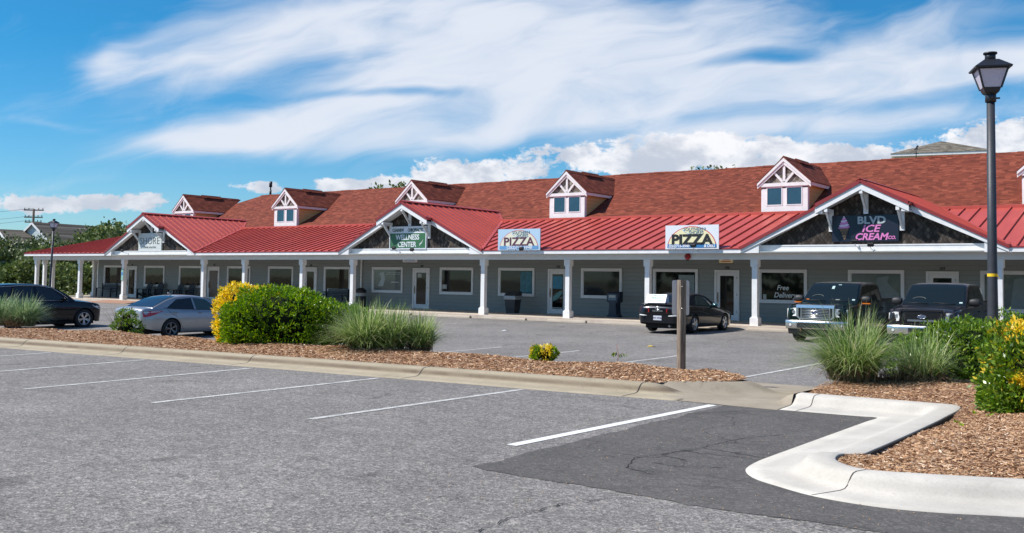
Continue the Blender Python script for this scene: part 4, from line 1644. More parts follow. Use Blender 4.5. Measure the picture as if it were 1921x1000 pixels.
for sd in (-1, 1):
    a = c.sglass('side_window', M_wind, ([(1.62, 1.14), (2.72, 1.15)], [(2.16, 1.585), (2.78, 1.655)]), sd)
    b = c.sglass('side_window', M_wind, ([(2.84, 1.15), (3.72, 1.17)], [(2.87, 1.66), (3.62, 1.66)]), sd)
    d = c.sglass('side_window', M_wind, ([(3.82, 1.18), (4.55, 1.21)], [(3.74, 1.66), (4.3, 1.61)]), sd)
    c.sidebar([(1.5, 1.20), (1.75, 1.39), (2.12, 1.615), (2.6, 1.69), (3.4, 1.70), (4.2, 1.645), (4.5, 1.5), (4.66, 1.22)], .011, M_chrome, 'window_trim', sd, fn=c.gy, off=.006)
    c.sidebar([(1.5, 1.115), (2.7, 1.125), (4.6, 1.19)], .010, M_chrome, 'window_trim', sd, fn=c.gy, off=.012)
    for x in (2.62, 3.62):
        c.sidebar([(x - .02, 1.0), (x + .16, 1.005)], .016, M_chrome, 'door_handle', sd, off=.02)
    c.seam([(1.62, 1.07), (1.60, .8), (1.56, .5), (1.58, .36)], sd); c.seam([(2.80, 1.09), (2.81, .7), (2.8, .36)], sd); c.seam([(3.86, 1.12), (3.80, .9), (3.60, .72), (3.38, .52), (3.3, .36)], sd)
    lamp_patch(c, 'headlight', M_lens, [[(.12, .86), (.25, .89), (.5, .94)], [(.12, .75), (.25, .79), (.42, .86)]], sd)
    lamp_patch(c, 'tail_light', M_redl, [[(4.42, 1.1), (4.6, 1.1), (4.78, 1.07)], [(4.52, .92), (4.65, .92), (4.78, .9)]], sd)
    c.sidebar([(1.55, .38), (2.5, .36), (3.35, .38)], .03, M_plastic, 'sill_trim', sd, off=-.01)
    for wx in p['wheels']:
        mb = MB()
        mb.tube([(wx - .455 * math.cos(math.pi * k / 20), sd * (c.side(wx - .455 * math.cos(math.pi * k / 20), .375 + .455 * math.sin(math.pi * k / 20)) + .002), .375 + .455 * math.sin(math.pi * k / 20)) for k in range(1, 20)], .022, 6)
        mb.build('arch_trim', M_plastic, c.b)
c.wheel(M_alloy, (5, .035, .17), .385)
c.mirror_pair(1.72, 1.17, M_pblack, (.12, .2, .16))
mb = MB(); mb.box(-.03, .25, -.6, .6, .27, .42)
mb.build('air_dam', M_plastic, c.root)
mb = MB(); mb.box(-.012, .03, -.42, .42, .62, .82)
mb.build('grille', M_chrome, c.root)
c.place(-38.35, 23.02, -.55, 90)

# ---- silver sedan --------------------------------------------------
p = dict(L=4.85, W=1.82, wheels=(.95, 3.73), arch=.39, wr=.34,
         belt_z=lambda x: cr([(0, .60), (.1, .68), (.4, .76), (1.2, .89), (2.2, .925), (3.6, .985), (4.3, 1.02), (4.7, 1.03), (4.82, .98), (4.85, .9)], x),
         top_z=lambda x: cr([(0, .62), (.1, .72), (.4, .82), (1.2, .96), (2.2, .96), (3.6, 1.0), (4.3, 1.07), (4.68, 1.085), (4.82, 1.03), (4.85, .93)], x),
         cab_z=lambda x: cr([(1.0, .90), (1.7, .915), (3.6, .985), (4.4, 1.04), (4.6, 1.05)], x), cab=(1.2, 4.45), cabw=.88, lean=.42,
         sill=[(0, .22), (.5, .20), (1.4, .21), (3.2, .22), (4.2, .28), (4.85, .40)], roof=[(1.2, .94), (1.5, 1.09), (1.85, 1.26), (2.2, 1.385), (2.6, 1.445), (3.0, 1.455), (3.4, 1.425), (3.75, 1.345), (4.1, 1.21), (4.35, 1.10), (4.45, 1.05)],
         nosew=.3, nose=.55, tailw=.17, tail=.42, bulge=.66, crease=.87, crown=.03, tumble=.07)
c = Car('sedan', p)
tag(c.root, 'silver four door sedan with red wraparound tail light, between small leafy bush and big hedge', 'car', 'cars in the parking lot')
c.body(M_psilver); c.cabin(M_psilver)
c.screen('windscreen', M_wind, 1.3, 2.2, .93, .9)
c.screen('rear_window', M_windb, 3.42, 4.40, .86, .92)
for sd in (-1, 1):
    c.sglass('side_window', M_windg, ([(1.72, .965), (2.68, .985)], [(2.22, 1.325), (2.74, 1.385)]), sd)
    c.sglass('side_window', M_wind, ([(2.76, .99), (3.90, 1.035)], [(2.81, 1.385), (3.42, 1.335)]), sd)
    c.sidebar([(1.6, .955), (2.6, .975), (3.6, 1.015), (3.98, 1.05)], .008, M_plastic, 'window_trim', sd, fn=c.gy, off=.006)
    for x in (2.50, 3.52):
        c.sidebar([(x - .02, .88 + (x - 2.5) * .02), (x + .15, .885 + (x - 2.5) * .02)], .013, M_psilver, 'door_handle', sd, off=.028)
        lamp_patch(c, 'handle_recess', M_alloy_d, [[(x, .905), (x + .12, .905)], [(x, .855), (x + .12, .855)]], sd, off=.0015)
    c.seam([(1.64, .88), (1.6, .6), (1.62, .25)], sd); c.seam([(2.72, .94), (2.74, .6), (2.72, .25)], sd); c.seam([(3.85, .99), (3.76, .88), (3.56, .78), (3.40, .62), (3.33, .45), (3.20, .27), (2.72, .25), (1.62, .25)], sd)
    lamp_patch(c, 'tail_light', M_redl, [[(4.06, .945), (4.3, .955), (4.55, .955), (4.80, .94)], [(4.10, .93), (4.32, .89), (4.55, .865), (4.80, .85)], [(4.22, .895), (4.38, .83), (4.58, .775), (4.79, .74)]], sd, off=.016)
    lamp_patch(c, 'lamp_strip', M_lens, [[(4.16, .935), (4.5, .935), (4.79, .915)], [(4.22, .918), (4.5, .905), (4.78, .885)]], sd, off=.024)
    lamp_patch(c, 'headlight', M_lens, [[(.12, .66), (.35, .72), (.6, .79)], [(.12, .56), (.3, .61), (.45, .70)]], sd)
c.wheel(M_alloy_d, (5, .022, .14), .34, .21)
c.mirror_pair(1.78, 1.0, M_psilver, (.12, .2, .14))
mb = MB()
mb.box(4.78, 4.87, -.46, .46, .30, .44)
mb.build('rear_diffuser', M_plastic, c.root)
mb = MB(); mb.bar((3.15, 0, 1.48), (3.3, 0, 1.55), .03, .05)
mb.build('aerial', M_psilver, c.root)
mb = MB(); mb.box(3.44, 3.48, -.2, .2, 1.438, 1.447)
mb.build('brake_light', M_redl, c.root)
c.place(-30.1, 24.27, -.53, 90)

# ---- black convertible coupe --------------------------------------
p = dict(L=4.89, W=1.82, wheels=(.98, 3.70), arch=.375, wr=.325,
         belt_z=lambda x: cr([(0, .56), (.1, .64), (.5, .74), (1.3, .87), (2.2, .92), (3.6, .97), (4.3, .985), (4.7, .97), (4.85, .92), (4.89, .84)], x),
         top_z=lambda x: cr([(0, .58), (.1, .68), (.5, .80), (1.3, .95), (2.2, .96), (3.6, 1.0), (4.3, 1.02), (4.7, 1.01), (4.85, .95), (4.89, .87)], x),
         cab_z=lambda x: cr([(1.0, .88), (1.7, .91), (3.6, .97), (4.3, .99)], x), cab=(1.45, 4.18), cabw=.84, lean=.44,
         sill=[(0, .20), (.5, .19), (1.4, .2), (3.2, .21), (4.2, .27), (4.89, .36)], roof=[(1.45, .93), (1.75, 1.10), (2.05, 1.25), (2.35, 1.35), (2.7, 1.395), (3.1, 1.405), (3.4, 1.38), (3.7, 1.28), (4.0, 1.10), (4.18, 1.0)],
         nosew=.3, nose=.6, tailw=.34, tail=.6, bulge=.64, crown=.03, tumble=.09)
c = Car('convertible', p)
tag(c.root, 'black soft top coupe with pizza sign on its boot, nosed up to the walkway', 'car', 'cars in the parking lot')
c.body(M_pnavy); c.cabin(M_top)
c.screen('windscreen', M_windg, 1.55, 2.25, .93, .9)
c.screen('rear_window', M_wind, 3.62, 4.05, .62, .66)
for sd in (-1, 1):
    c.sglass('side_window', M_windg, ([(1.88, .95), (3.02, .985)], [(2.36, 1.275), (2.95, 1.33)]), sd)
    c.sglass('side_window', M_windg, ([(3.05, .99), (3.42, 1.0)], [(2.99, 1.33), (3.20, 1.31)]), sd)
    for x in (2.95,):
        c.sidebar([(x - .02, .84), (x + .15, .845)], .013, M_pnavy, 'door_handle', sd, off=.03)
    c.seam([(1.70, .88), (1.62, .6), (1.66, .24)], sd); c.seam([(3.16, .96), (3.2, .6), (3.1, .3), (1.66, .24)], sd)
    lamp_patch(c, 'tail_light', M_redl, [[(4.60, .93), (4.72, .94), (4.84, .91)], [(4.50, .84), (4.68, .82), (4.87, .80)], [(4.48, .72), (4.68, .71), (4.88, .71)]], sd)
    lamp_patch(c, 'headlight', M_lens, [[(.12, .60), (.35, .68), (.65, .76)], [(.12, .52), (.3, .57), (.45, .65)]], sd)
c.wheel(M_alloy, (5, .06, 0), .325, .21)
c.mirror_pair(1.95, .99, mat('teal_mirror', (.02, .09, .11), .1, spec=.9), (.12, .19, .14))
# back end details
mb = MB(); mb.box(4.885, 4.893, -.66, .66, .70, .715)
mb.build('boot_gap', M_seam, c.root)
for sd in (-1, 1):
    mb = MB()
    mb.grid([[(4.896 - .09 * (y_ / .58) ** 4 * 1.0, sd * (y_ + .08), z + .0) for y_ in (.26, .34, .42, .5, .56)] for z in (.865, .80, .74)])
    mb.build('tail_light', M_redl, c.root)
    mb = MB(); mb.tube([(4.893, sd * .42, .615), (4.885, sd * .55, .62), (4.85, sd * .68, .63), (4.77, sd * .77, .635)], [.012, .026, .028, .016], 8)
    mb.build('reflector', M_lens, c.root)
M_plate = plain('licence_plate_face', (.62, .66, .72), .3, .25, 40)
mb = MB(); mb.box(4.895, 4.905, -.16, .16, .46, .62)
mb.build('licence_plate', M_plate, c.root)
TB = Matrix(((0, 0, 1, 0), (1, 0, 0, 0), (0, 1, 0, 0), (0, 0, 0, 1)))     # lettering on the tail
mb = MB(); add_text(mb, 'NC 4726', .085, Matrix.Translation((4.909, 0, .51)) @ TB, bold=.002, depth=.001)
mb.build('plate_number', mat('plate_ink', (.12, .05, .12), .5), c.root)
mb = MB(); add_text(mb, 'SOLARA', .075, Matrix.Translation((4.896, 0, .765)) @ TB, bold=.003, depth=.003, spacing=1.6)
mb.build('lettering', M_chrome, c.root)
mb = MB()
for k in range(24):
    pass
ring = [(4.885, .085 * math.cos(2 * math.pi * k / 24), .885 + .058 * math.sin(2 * math.pi * k / 24)) for k in range(25)]
mb.tube(ring, .009, 6, caps=False)
mb.tube([(4.885, .035 * math.cos(2 * math.pi * k / 16), .885 + .056 * math.sin(2 * math.pi * k / 16)) for k in range(17)], .008, 6, caps=False)
mb.tube([(4.885, .06 * math.cos(2 * math.pi * k / 16), .905 + .02 * math.sin(2 * math.pi * k / 16)) for k in range(17)], .008, 6, caps=False)
mb.build('emblem', M_chrome, c.root)
mb = MB(); mb.tube([(4.7, .45, .27), (4.88, .45, .26)], .04, 8)
mb.build('exhaust', M_alloy_d, c.root)
mb = MB()
mb.grid([[(4.80 + dx, y, 1.035 + dz - .03 * (abs(y) / .7) ** 2) for y in [-.66 + .11 * k for k in range(13)]] for dx, dz in ((-.12, -.03), (-.08, .012), (0, .02), (.02, 0), (.0, -.03))])
mb.build('boot_spoiler', M_pnavy, c.root)
c.place(-16.45, 36.32, -.155, 91)

# ---- pickups --------------------------------------------------------


def pickup(name, label, paint_m, style):
    ro = 1.93
    p = dict(L=5.75, W=1.98, wheels=(.93, 4.45), arch=.47, wr=.395,
             belt_z=lambda x: cr([(0, 1.02), (.06, 1.09), (.25, 1.13), (1.4, 1.2), (2.0, 1.235), (3.4, 1.26), (3.45, 1.33), (5.7, 1.36), (5.75, 1.34)], x),
             top_z=lambda x: cr([(0, 1.06), (.06, 1.14), (.25, 1.19), (.9, 1.24), (1.4, 1.27), (2.0, 1.24), (3.4, 1.26), (3.45, 1.33), (5.7, 1.36), (5.75, 1.34)], x),
             cab_z=lambda x: cr([(1.1, 1.2), (2.0, 1.235), (4.2, 1.29)], x), cab=(1.15, 3.95), cabw=.96, lean=.20,
             sill=[(0, .62), (.3, .55), (.5, .45), (1.6, .42), (3.8, .42), (5.2, .5), (5.75, .62)],
             roof=[(1.15, 1.22), (1.3, 1.32), (1.6, 1.57), (1.85, 1.78), (2.05, 1.87), (2.5, 1.915), (3.2, 1.92), (3.65, 1.90), (3.82, 1.84), (3.9, 1.6), (3.95, 1.25)],
             nosew=.16, nose=.35, tailw=.03, tail=.2, bulge=.85, crown=.022, tumble=.04, tuck=.06)
    c = Car(name, p)
    tag(c.root, label, 'pickup truck', 'cars in the parking lot')
    c.body(paint_m); c.cabin(paint_m)
    c.screen('windscreen', M_windl, 1.21, 1.97, .95, .92)
    c.screen('rear_window', M_wind, 3.86, 3.93, .8, .8)
    for sd in (-1, 1):
        c.sglass('side_window', M_wind, ([(1.66, 1.29), (2.66, 1.32)], [(2.05, 1.77), (2.68, 1.82)]), sd)
        c.sglass('side_window', M_wind, ([(2.77, 1.32), (3.72, 1.34)], [(2.78, 1.82), (3.62, 1.80)]), sd)
        c.seam([(1.62, 1.2), (1.6, .8), (1.64, .45)], sd); c.seam([(2.82, 1.24), (2.82, .45)], sd); c.seam([(3.8, 1.26), (3.78, .8), (3.80, .45)], sd)
        c.seam([(4.0, 1.33), (4.0, .5)], sd)
        for x in (2.62, 3.6):
            c.sidebar([(x - .02, 1.08), (x + .17, 1.085)], .018, M_plastic, 'door_handle', sd, off=.028)
        lamp_patch(c, 'tail_light', M_redl, [[(5.56, 1.25), (5.73, 1.25)], [(5.56, .9), (5.73, .9)]], sd)
        for wx in p['wheels']:
            mb = MB()
            mb.tube([(wx - .48 * math.cos(math.pi * k / 20), sd * (c.side(wx - .48 * math.cos(math.pi * k / 20), .385 + .48 * math.sin(math.pi * k / 20)) - .004), .385 + .48 * math.sin(math.pi * k / 20)) for k in range(1, 20)], .028, 6)
            mb.build('arch_trim', paint_m, c.b)
        mb = MB(); mb.box(1.9, 3.9, sd * .95 - .06, sd * .95 + .06, .33, .38)
        mb.build('running_board', M_plastic, c.root)
    c.wheel(M_alloy_d, (6, .05, 0), .395, .26)
    mb = MB()
    mb.box(3.98, 5.7, -.82, .82, 1.30, 1.385)
    mb.build('bed_cover', M_plastic, c.root)
    mb = MB()
    # door mirrors
    c.mirror_pair(1.55, 1.36, M_plastic, (.16, .30, .25), amber=(style == 1))
    # interior hints: wheel, mirror, rear-view
    F = -.03
    if style == 1:
        mb = MB()                       # chrome surround
        mb.prism([(F - .05, 1.085), (F - .035, 1.175), (.08, 1.20), (.08, 1.085)], 1, -.60, .60); mb.box(F - .02, .06, -.53, .53, .72, .77)
        for sd in (-1, 1):
            a = [(sd * .50, .72), (sd * .60, .80), (sd * .60, 1.11), (sd * .535, 1.11), (sd * .535, .82), (sd * .46, .74)]
            mb.prism([(y, z) for y, z in a], 0, F - .03, .06)
        g_ = mb.build('grille', M_chrome, c.root)
        mb = MB()
        for k in range(6):
            z = .80 + k * .050
            mb.tube([(F - .012, -.44, z), (F - .012, .44, z)], .0175, 8)
        mb.box(F - .018, F + .01, -.47, -.44, .77, 1.09); mb.box(F - .018, F + .01, .44, .47, .77, 1.09)
        mb.build('grille_bars', M_chrome, g_)
        mb = MB(); mb.box(F + .012, F + .04, -.54, .54, .76, 1.09)
        mb.build('grille_back', M_plastic, g_)
    else:
        mb = MB()
        pts = [(-.52, 1.09), (-.56, 1.02), (-.50, .84), (-.42, .78), (.42, .78), (.50, .84), (.56, 1.02), (.52, 1.09)]
        mb.prism(pts, 0, F - .004, F + .05)
        g_ = mb.build('grille', mat('mesh_grille_black', (.012, .012, .012), .6), c.root)
        mb = MB()
        for k in range(8):
            z = .80 + k * .038
            mb.bar((F - .012, -.46, z), (F - .012, .46, z), .012, .008, up=(0, 0, 1))
        for k in range(25):
            y = -.46 + k * .0383
            mb.bar((F - .012, y, .79), (F - .012, y, 1.07), .012, .007)
        mb.build('grille_bars', M_plastic, g_)
        mb = MB()
        q = [(-.56, 1.13), (-.62, 1.02), (-.54, .82), (-.45, .74), (.45, .74), (.54, .82), (.62, 1.02), (.56, 1.13)]
        for i in range(len(q)):
            a, b = q[i], q[(i + 1) % len(q)]
            mb.bar((F + .0, a[0], a[1]), (F + .0, b[0], b[1]), .05, .07, up=(1, 0, 0))
        mb.build('grille_surround', paint_m, g_)
        mb = MB(); mb.box(F - .022, F - .01, -.36, .40, .805, .86)
        mb.build('lower_mesh', mat('satin_mesh', (.2, .21, .22), .4, metal=.6), g_)
    # oval emblem
    mb = MB()
    ov = [(F - .045, .115 * math.cos(2 * math.pi * k / 28), .945 + .048 * math.sin(2 * math.pi * k / 28)) for k in range(28)]
    ov2 = [(F - .02, .115 * math.cos(2 * math.pi * k / 28), .945 + .048 * math.sin(2 * math.pi * k / 28)) for k in range(28)]
    mb.face(ov)
    mb.grid([ov + ov[:1], ov2 + ov2[:1]])
    e_ = mb.build('emblem', mat('emblem_blue', (.015, .04, .16), .2, coat=.5), c.root)
    mb = MB(); mb.tube([(F - .045, .116 * math.cos(2 * math.pi * k / 28), .945 + .049 * math.sin(2 * math.pi * k / 28)) for k in range(29)], .006, 5, caps=False)
    TF = Matrix(((0, 0, -1, 0), (-1, 0, 0, 0), (0, 1, 0, 0), (0, 0, 0, 1)))
    add_text(mb, 'Ford', .088, Matrix.Translation((F - .048, 0, .922)) @ TF, bold=.001, shear=.4, depth=.001)
    mb.build('emblem_rim', M_chrome, e_)
    # headlights
    for sd in (-1, 1):
        mb = MB()
        if style == 1:
            pr = [(.615, 1.08), (.955, 1.05), (.97, .86), (.94, .70), (.84, .70), (.82, .82), (.615, .82)]
        else:
            pr = [(.64, 1.06), (.74, 1.07), (.95, 1.03), (.96, .85), (.88, .80), (.64, .81), (.62, .9)]
        A = []; Bk = []
        for y, z in pr:
            dx = .16 * ((y - .55) / .4) ** 2.5
            A.append((F - .012 + dx, sd * y, z)); Bk.append((F + .12 + dx, sd * y * .98, z))
        mb.face(A)
        mb.grid([A + A[:1], Bk + Bk[:1]], smooth=False)
        h_ = mb.build('headlight', M_lens, c.root)
        mb = MB(); y = .70 if style == 1 else .69
        dx = .16 * ((y + .02 - .55) / .4) ** 2.5
        mb.tube([(F - .018 + dx, sd * y, .95), (F + .02 + dx, sd * y, .95)], [.055, .03], 14)
        mb.build('reflector', M_chrome, h_)
        mb = MB(); y = .885
        dx = .16 * ((y + .02 - .55) / .4) ** 2.5
        mb.box(F - .02 + dx, F + .03 + dx, *sorted((sd * (y - .02), sd * (y + .035))), .85 if style == 1 else .88, .93)
        mb.build('turn_signal', M_amber, h_)
    # bumper
    mb = MB()
    rows = []
    for z, dx in ((.42, .06), (.44, .015), (.48, -.0), (.62, -.01), (.675, .0), (.695, .03), (.695, .15)):
        rows.append([(F - .09 + dx + .17 * (abs(y) / 1.0) ** 3.2, y, z if abs(y) < .9 else z + .0) for y in [-.99 + .066 * k for k in range(31)]])
    mb.grid(rows)
    b_ = mb.build('bumper', M_chrome, c.root)
    mb = MB(); mb.box(F - .112, F - .05, -.50 if style == 1 else -.36, .50 if style == 1 else .36, .46 if style == 1 else .49, .62)
    if style == 1:
        mb.box(F - .118, F - .05, .30, .56, .455, .625)
    mb.build('bumper_opening', M_plastic, b_)
    mb = MB(); mb.grid([[(F - .02 + dx + .17 * (abs(y) / 1.0) ** 3.2, y, z) for y in [-.93 + .062 * k for k in range(31)]] for z, dx in ((.43, .0), (.32, .02), (.25, .06), (.24, .3))])
    mb.build('air_dam', M_plastic, b_)
    for sd in (-1, 1):
        mb = MB(); y = .80
        xx = F - .10 + .17 * y ** 3.2
        mb.tube([(xx - .012, sd * y, .545), (xx + .03, sd * y, .545)], .062, 16)
        f_ = mb.build('fog_lamp', M_plastic, b_)
        mb = MB(); mb.tube([(xx - .02, sd * y, .545), (xx + .0, sd * y, .545)], .046, 16)
        mb.build('lens', M_lens, f_)
        if style == 1:
            mb = MB(); mb.tube([(F + .0, sd * .45, .35), (F - .09, sd * .45, .37), (F - .09, sd * .45, .41), (F, sd * .45, .43)], .018, 6)
            mb.build('tow_hook', mat('rusty_hook', (.25, .1, .05), .6), b_)
    # bonnet gap and creases
    for sd in (-1, 1):
        mb = MB()
        mb.tube([(x, sd * (c.hw(x) - .13 - .02 * x), p['belt_z'](x) + (p['top_z'](x) - p['belt_z'](x)) * .62 + .004) for x in (.1, .3, .6, .9, 1.1)], .016, 6)
        mb.build('bonnet_ridge', paint_m, c.b)
    # wipers, stickers, inspection tag, steering wheel seen through the glass
    mb = MB()
    for y0, y1 in ((-.55, .0), (.1, .7)):
        a = c.top_pt(1.25, y0 / .8, .02); b = c.top_pt(1.29, y1 / .8, .02)
        mb.tube([a, b], .009, 5)
    mb.build('wiper', M_plastic, c.root)

    def sticker(nm, x, f, w, h, col):
        a = Vector(c.top_pt(x, f, .010)); b = Vector(c.top_pt(x + h, f, .010))
        mb = MB(); mb.face([a + Vector((0, -w / 2, 0)), a + Vector((0, w / 2, 0)), b + Vector((0, w / 2, 0)), b + Vector((0, -w / 2, 0))])
        mb.build(nm, col, c.root)
    pale = mat('pale_sticker', (.42, .55, .53), .5)
    sticker('sticker', 1.30, -.84, .09, .05, pale)
    if style == 1:
        sticker('sticker', 1.30, -.28, .13, .03, mat('grey_sticker', (.22, .25, .22), .5))
        sticker('hanging_tag', 1.70, .02, .085, .11, pale)
        sticker('sticker', 1.86, -.2, .10, .03, pale)
        sticker('sticker', 1.30, .80, .09, .03, M_amber)
    mb = MB()
    # steering wheel reflection ring just under the glass plane is left to the glass; a visible dash pad
    a = [c.top_pt(1.42 + .07 * math.sin(t), .47 + .2 * math.cos(t), .008) for t in [math.pi * k / 12 for k in range(13)]]
    mb.tube(a, .008, 5)
    mb.build('steering_wheel', mat('beige_interior', (.16, .17, .15), .7), c.root)
    return c


c = pickup('pickup_truck', 'dark green pickup truck with bright chrome bar grille, backed in by the ice cream shop', M_pgreen, 1)
c.place(-10.42, 30.62, -.17, -90.5)
c = pickup('pickup_truck', 'charcoal pickup truck with black mesh grille, right of the chrome grilled truck', M_pgrey, 2)
c.place(-7.05, 29.75, -.17, -90)

# ------------------------------------------------------------------ planting
npr = np.random.default_rng(11)
VR = np.array([0.8094, 0.5872, 0.0]); VF = np.array([-0.5872, 0.8094, 0.0])     # across / along the row of beds


def leaf_mat(name, cols, rough=0.42, tr=0.25, spec=0.5):
    m = bpy.data.materials.new(name); m.use_nodes = True
    t = m.node_tree; q = NG(t); b = t.nodes['Principled BSDF']
    geo = q.n('ShaderNodeNewGeometry')
    c = q.ramp(geo.outputs['Random Per Island'], cols)
    q.put(b.inputs['Base Color'], c)
    b.inputs['Roughness'].default_value = rough
    b.inputs['Specular IOR Level'].default_value = spec
    tl = q.n('ShaderNodeBsdfTranslucent')
    hs = q.n('ShaderNodeHueSaturation'); hs.inputs['Value'].default_value = 1.5; hs.inputs['Saturation'].default_value = 1.1
    q.put(hs.inputs['Color'], c); q.put(tl.inputs['Color'], hs.outputs[0])
    mx = q.n('ShaderNodeMixShader'); mx.inputs[0].default_value = tr
    t.links.new(b.outputs[0], mx.inputs[1]); t.links.new(tl.outputs[0], mx.inputs[2])
    t.links.new(mx.outputs[0], t.nodes['Material Output'].inputs[0])
    return m


L_hedge = leaf_mat('hedge_leaves', [(0, (0.04, 0.11, 0.010)), (.4, (0.11, 0.23, 0.010)), (.8, (0.24, 0.38, 0.012)), (1, (0.42, 0.50, 0.02))], 0.38, .3, .4)
L_yellow = leaf_mat('yellow_leaves', [(0, (0.62, 0.44, 0.02)), (.6, (0.92, 0.68, 0.04)), (1, (0.95, 0.82, 0.16))], 0.4, .3)
L_hedge2 = leaf_mat('olive_hedge_leaves', [(0, (0.045, 0.11, 0.014)), (.5, (0.13, 0.24, 0.022)), (1, (0.32, 0.42, 0.05))], 0.3, .25, .6)
L_oak = leaf_mat('scrub_leaves', [(0, (0.035, 0.055, 0.018)), (.5, (0.085, 0.12, 0.04)), (.85, (0.16, 0.20, 0.07)), (1, (0.28, 0.30, 0.16))], 0.5, .2)
L_oak2 = leaf_mat('light_scrub_leaves', [(0, (0.05, 0.08, 0.02)), (.5, (0.12, 0.17, 0.04)), (1, (0.26, 0.30, 0.10))], 0.5, .15)
L_grass = leaf_mat('grass_blades', [(0, (0.06, 0.13, 0.025)), (.4, (0.20, 0.30, 0.08)), (.8, (0.44, 0.52, 0.22)), (1, (0.66, 0.62, 0.38))], 0.45, .35)
L_grassb = leaf_mat('bluish_grass_blades', [(0, (0.08, 0.15, 0.06)), (.5, (0.21, 0.30, 0.14)), (1, (0.42, 0.48, 0.28))], 0.45, .35)
L_dry = leaf_mat('dry_blades', [(0, (0.13, 0.08, 0.045)), (.6, (0.30, 0.20, 0.12)), (1, (0.50, 0.38, 0.25))], 0.8, .1)
M_stem = plain('woody_stem', (0.10, 0.07, 0.05), 0.9, 0.2, 20)
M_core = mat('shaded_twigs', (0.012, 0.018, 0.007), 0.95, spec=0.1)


def np_mesh(name, V_, F_, mats, mi=None, parent=None, loc=(0, 0, 0), smooth=False):
    me = bpy.data.meshes.new(name)
    me.vertices.add(len(V_)); me.vertices.foreach_set('co', np.asarray(V_, np.float32).ravel())
    k = F_.shape[1]
    me.loops.add(F_.size); me.loops.foreach_set('vertex_index', F_.astype(np.int32).ravel())
    me.polygons.add(len(F_)); me.polygons.foreach_set('loop_start', np.arange(0, F_.size, k, dtype=np.int32))
    for m in mats: me.materials.append(m)
    if mi is not None: me.polygons.foreach_set('material_index', mi.astype(np.int32))
    me.update(calc_edges=True)
    me.validate()
    o = bpy.data.objects.new(name, me); COL.objects.link(o)
    if parent is not None: o.parent = parent
    o.location = loc
    return o


def unit(a):
    return a / np.maximum(np.linalg.norm(a, axis=1, keepdims=True), 1e-9)


def leaves(P, N, size, wr=0.45, jit=0.55, fold=0.18):
    """pointed leaves (two triangles joined along the midrib, as one quad pair) at P growing along N"""
    n = len(P)
    D = unit(N + npr.normal(0, jit, (n, 3)))
    T = unit(np.cross(D, npr.normal(0, 1, (n, 3))))
    U = np.cross(D, T)
    s = size * npr.uniform(0.6, 1.25, (n, 1))
    a = P; b = P + D * s
    m = P + D * s * 0.5
    l = m + T * s * wr * .5 + U * s * fold * .5; r = m - T * s * wr * .5 + U * s * fold * .5
    V_ = np.stack([a, l, b, r], 1).reshape(-1, 3)
    F_ = np.arange(4 * n).reshape(n, 4)
    return V_, F_


def shell(lumps, n, inner=0.72, bump=0.10, zmin=0.0):
    """points near the outer surface of a union of ellipsoids (x,y,z,rx,ry,rz)"""
    P = []; N = []
    w = np.array([(l[3] * l[4] * l[5]) ** (2 / 3) for l in lumps]); w = w / w.sum()
    for l, f in zip(lumps, w):
        k = int(n * f * 1.6)
        d = unit(npr.normal(0, 1, (k, 3)))
        # squarish ellipsoid
        pw = 0.80
        dd = np.sign(d) * np.abs(d) ** pw; dd = dd / np.maximum(np.linalg.norm(d, axis=1, keepdims=True), 1e-6)
        b = 1 + bump * (np.sin(d[:, :1] * 7 + l[0] * 3) * np.sin(d[:, 1:2] * 6 + 1) + .8 * np.sin(d[:, 2:] * 9 + d[:, :1] * 8))
        r = inner + (1 - inner) * npr.random((k, 1)) ** 0.45
        p = dd * b * r * np.array(l[3:6]) + np.array(l[:3])
        nn = unit(d / np.array(l[3:6]))
        ok = p[:, 2] > zmin
        for m_ in lumps:
            if m_ is l: continue
            q = (p - np.array(m_[:3])) / np.array(m_[3:6])
            ok &= (q * q).sum(1) > 0.5
        P.append(p[ok]); N.append(nn[ok])
    P = np.concatenate(P); N = np.concatenate(N)
    i = npr.permutation(len(P))[:n]
    return P[i], N[i]


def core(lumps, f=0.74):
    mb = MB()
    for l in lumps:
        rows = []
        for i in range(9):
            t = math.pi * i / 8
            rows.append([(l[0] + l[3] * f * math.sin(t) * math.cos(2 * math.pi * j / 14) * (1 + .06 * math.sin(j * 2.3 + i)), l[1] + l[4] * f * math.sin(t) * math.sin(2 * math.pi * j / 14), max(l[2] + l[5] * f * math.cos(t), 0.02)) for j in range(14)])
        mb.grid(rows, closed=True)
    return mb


def bush(name, loc, lumps, n_ros, per, size, m, label, cat, group=None, yellow=None, ymat=None, coref=.74, rz=R(35.96), stems=True, wr=.45):
    root = empty(name, loc, rz, label, cat, group)
    P, N = shell(lumps, n_ros)
    up = N * 0.8 + np.array([0, 0, .55])
    P2 = np.repeat(P, per, 0) + npr.normal(0, size * .28, (len(P) * per, 3)); N2 = np.repeat(unit(up), per, 0)
    V_, F_ = leaves(P2, N2, size, wr)
    mi = np.zeros(len(F_), int)
    if yellow is not None:
        sel = yellow(P2)
        mi[sel] = 1
    np_mesh('foliage', V_, F_, [m, ymat or L_yellow], mi, root)
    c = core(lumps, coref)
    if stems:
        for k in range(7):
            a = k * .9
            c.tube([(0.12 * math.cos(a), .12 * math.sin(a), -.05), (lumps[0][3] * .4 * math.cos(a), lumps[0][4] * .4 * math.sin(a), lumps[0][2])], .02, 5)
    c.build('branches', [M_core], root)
    return root


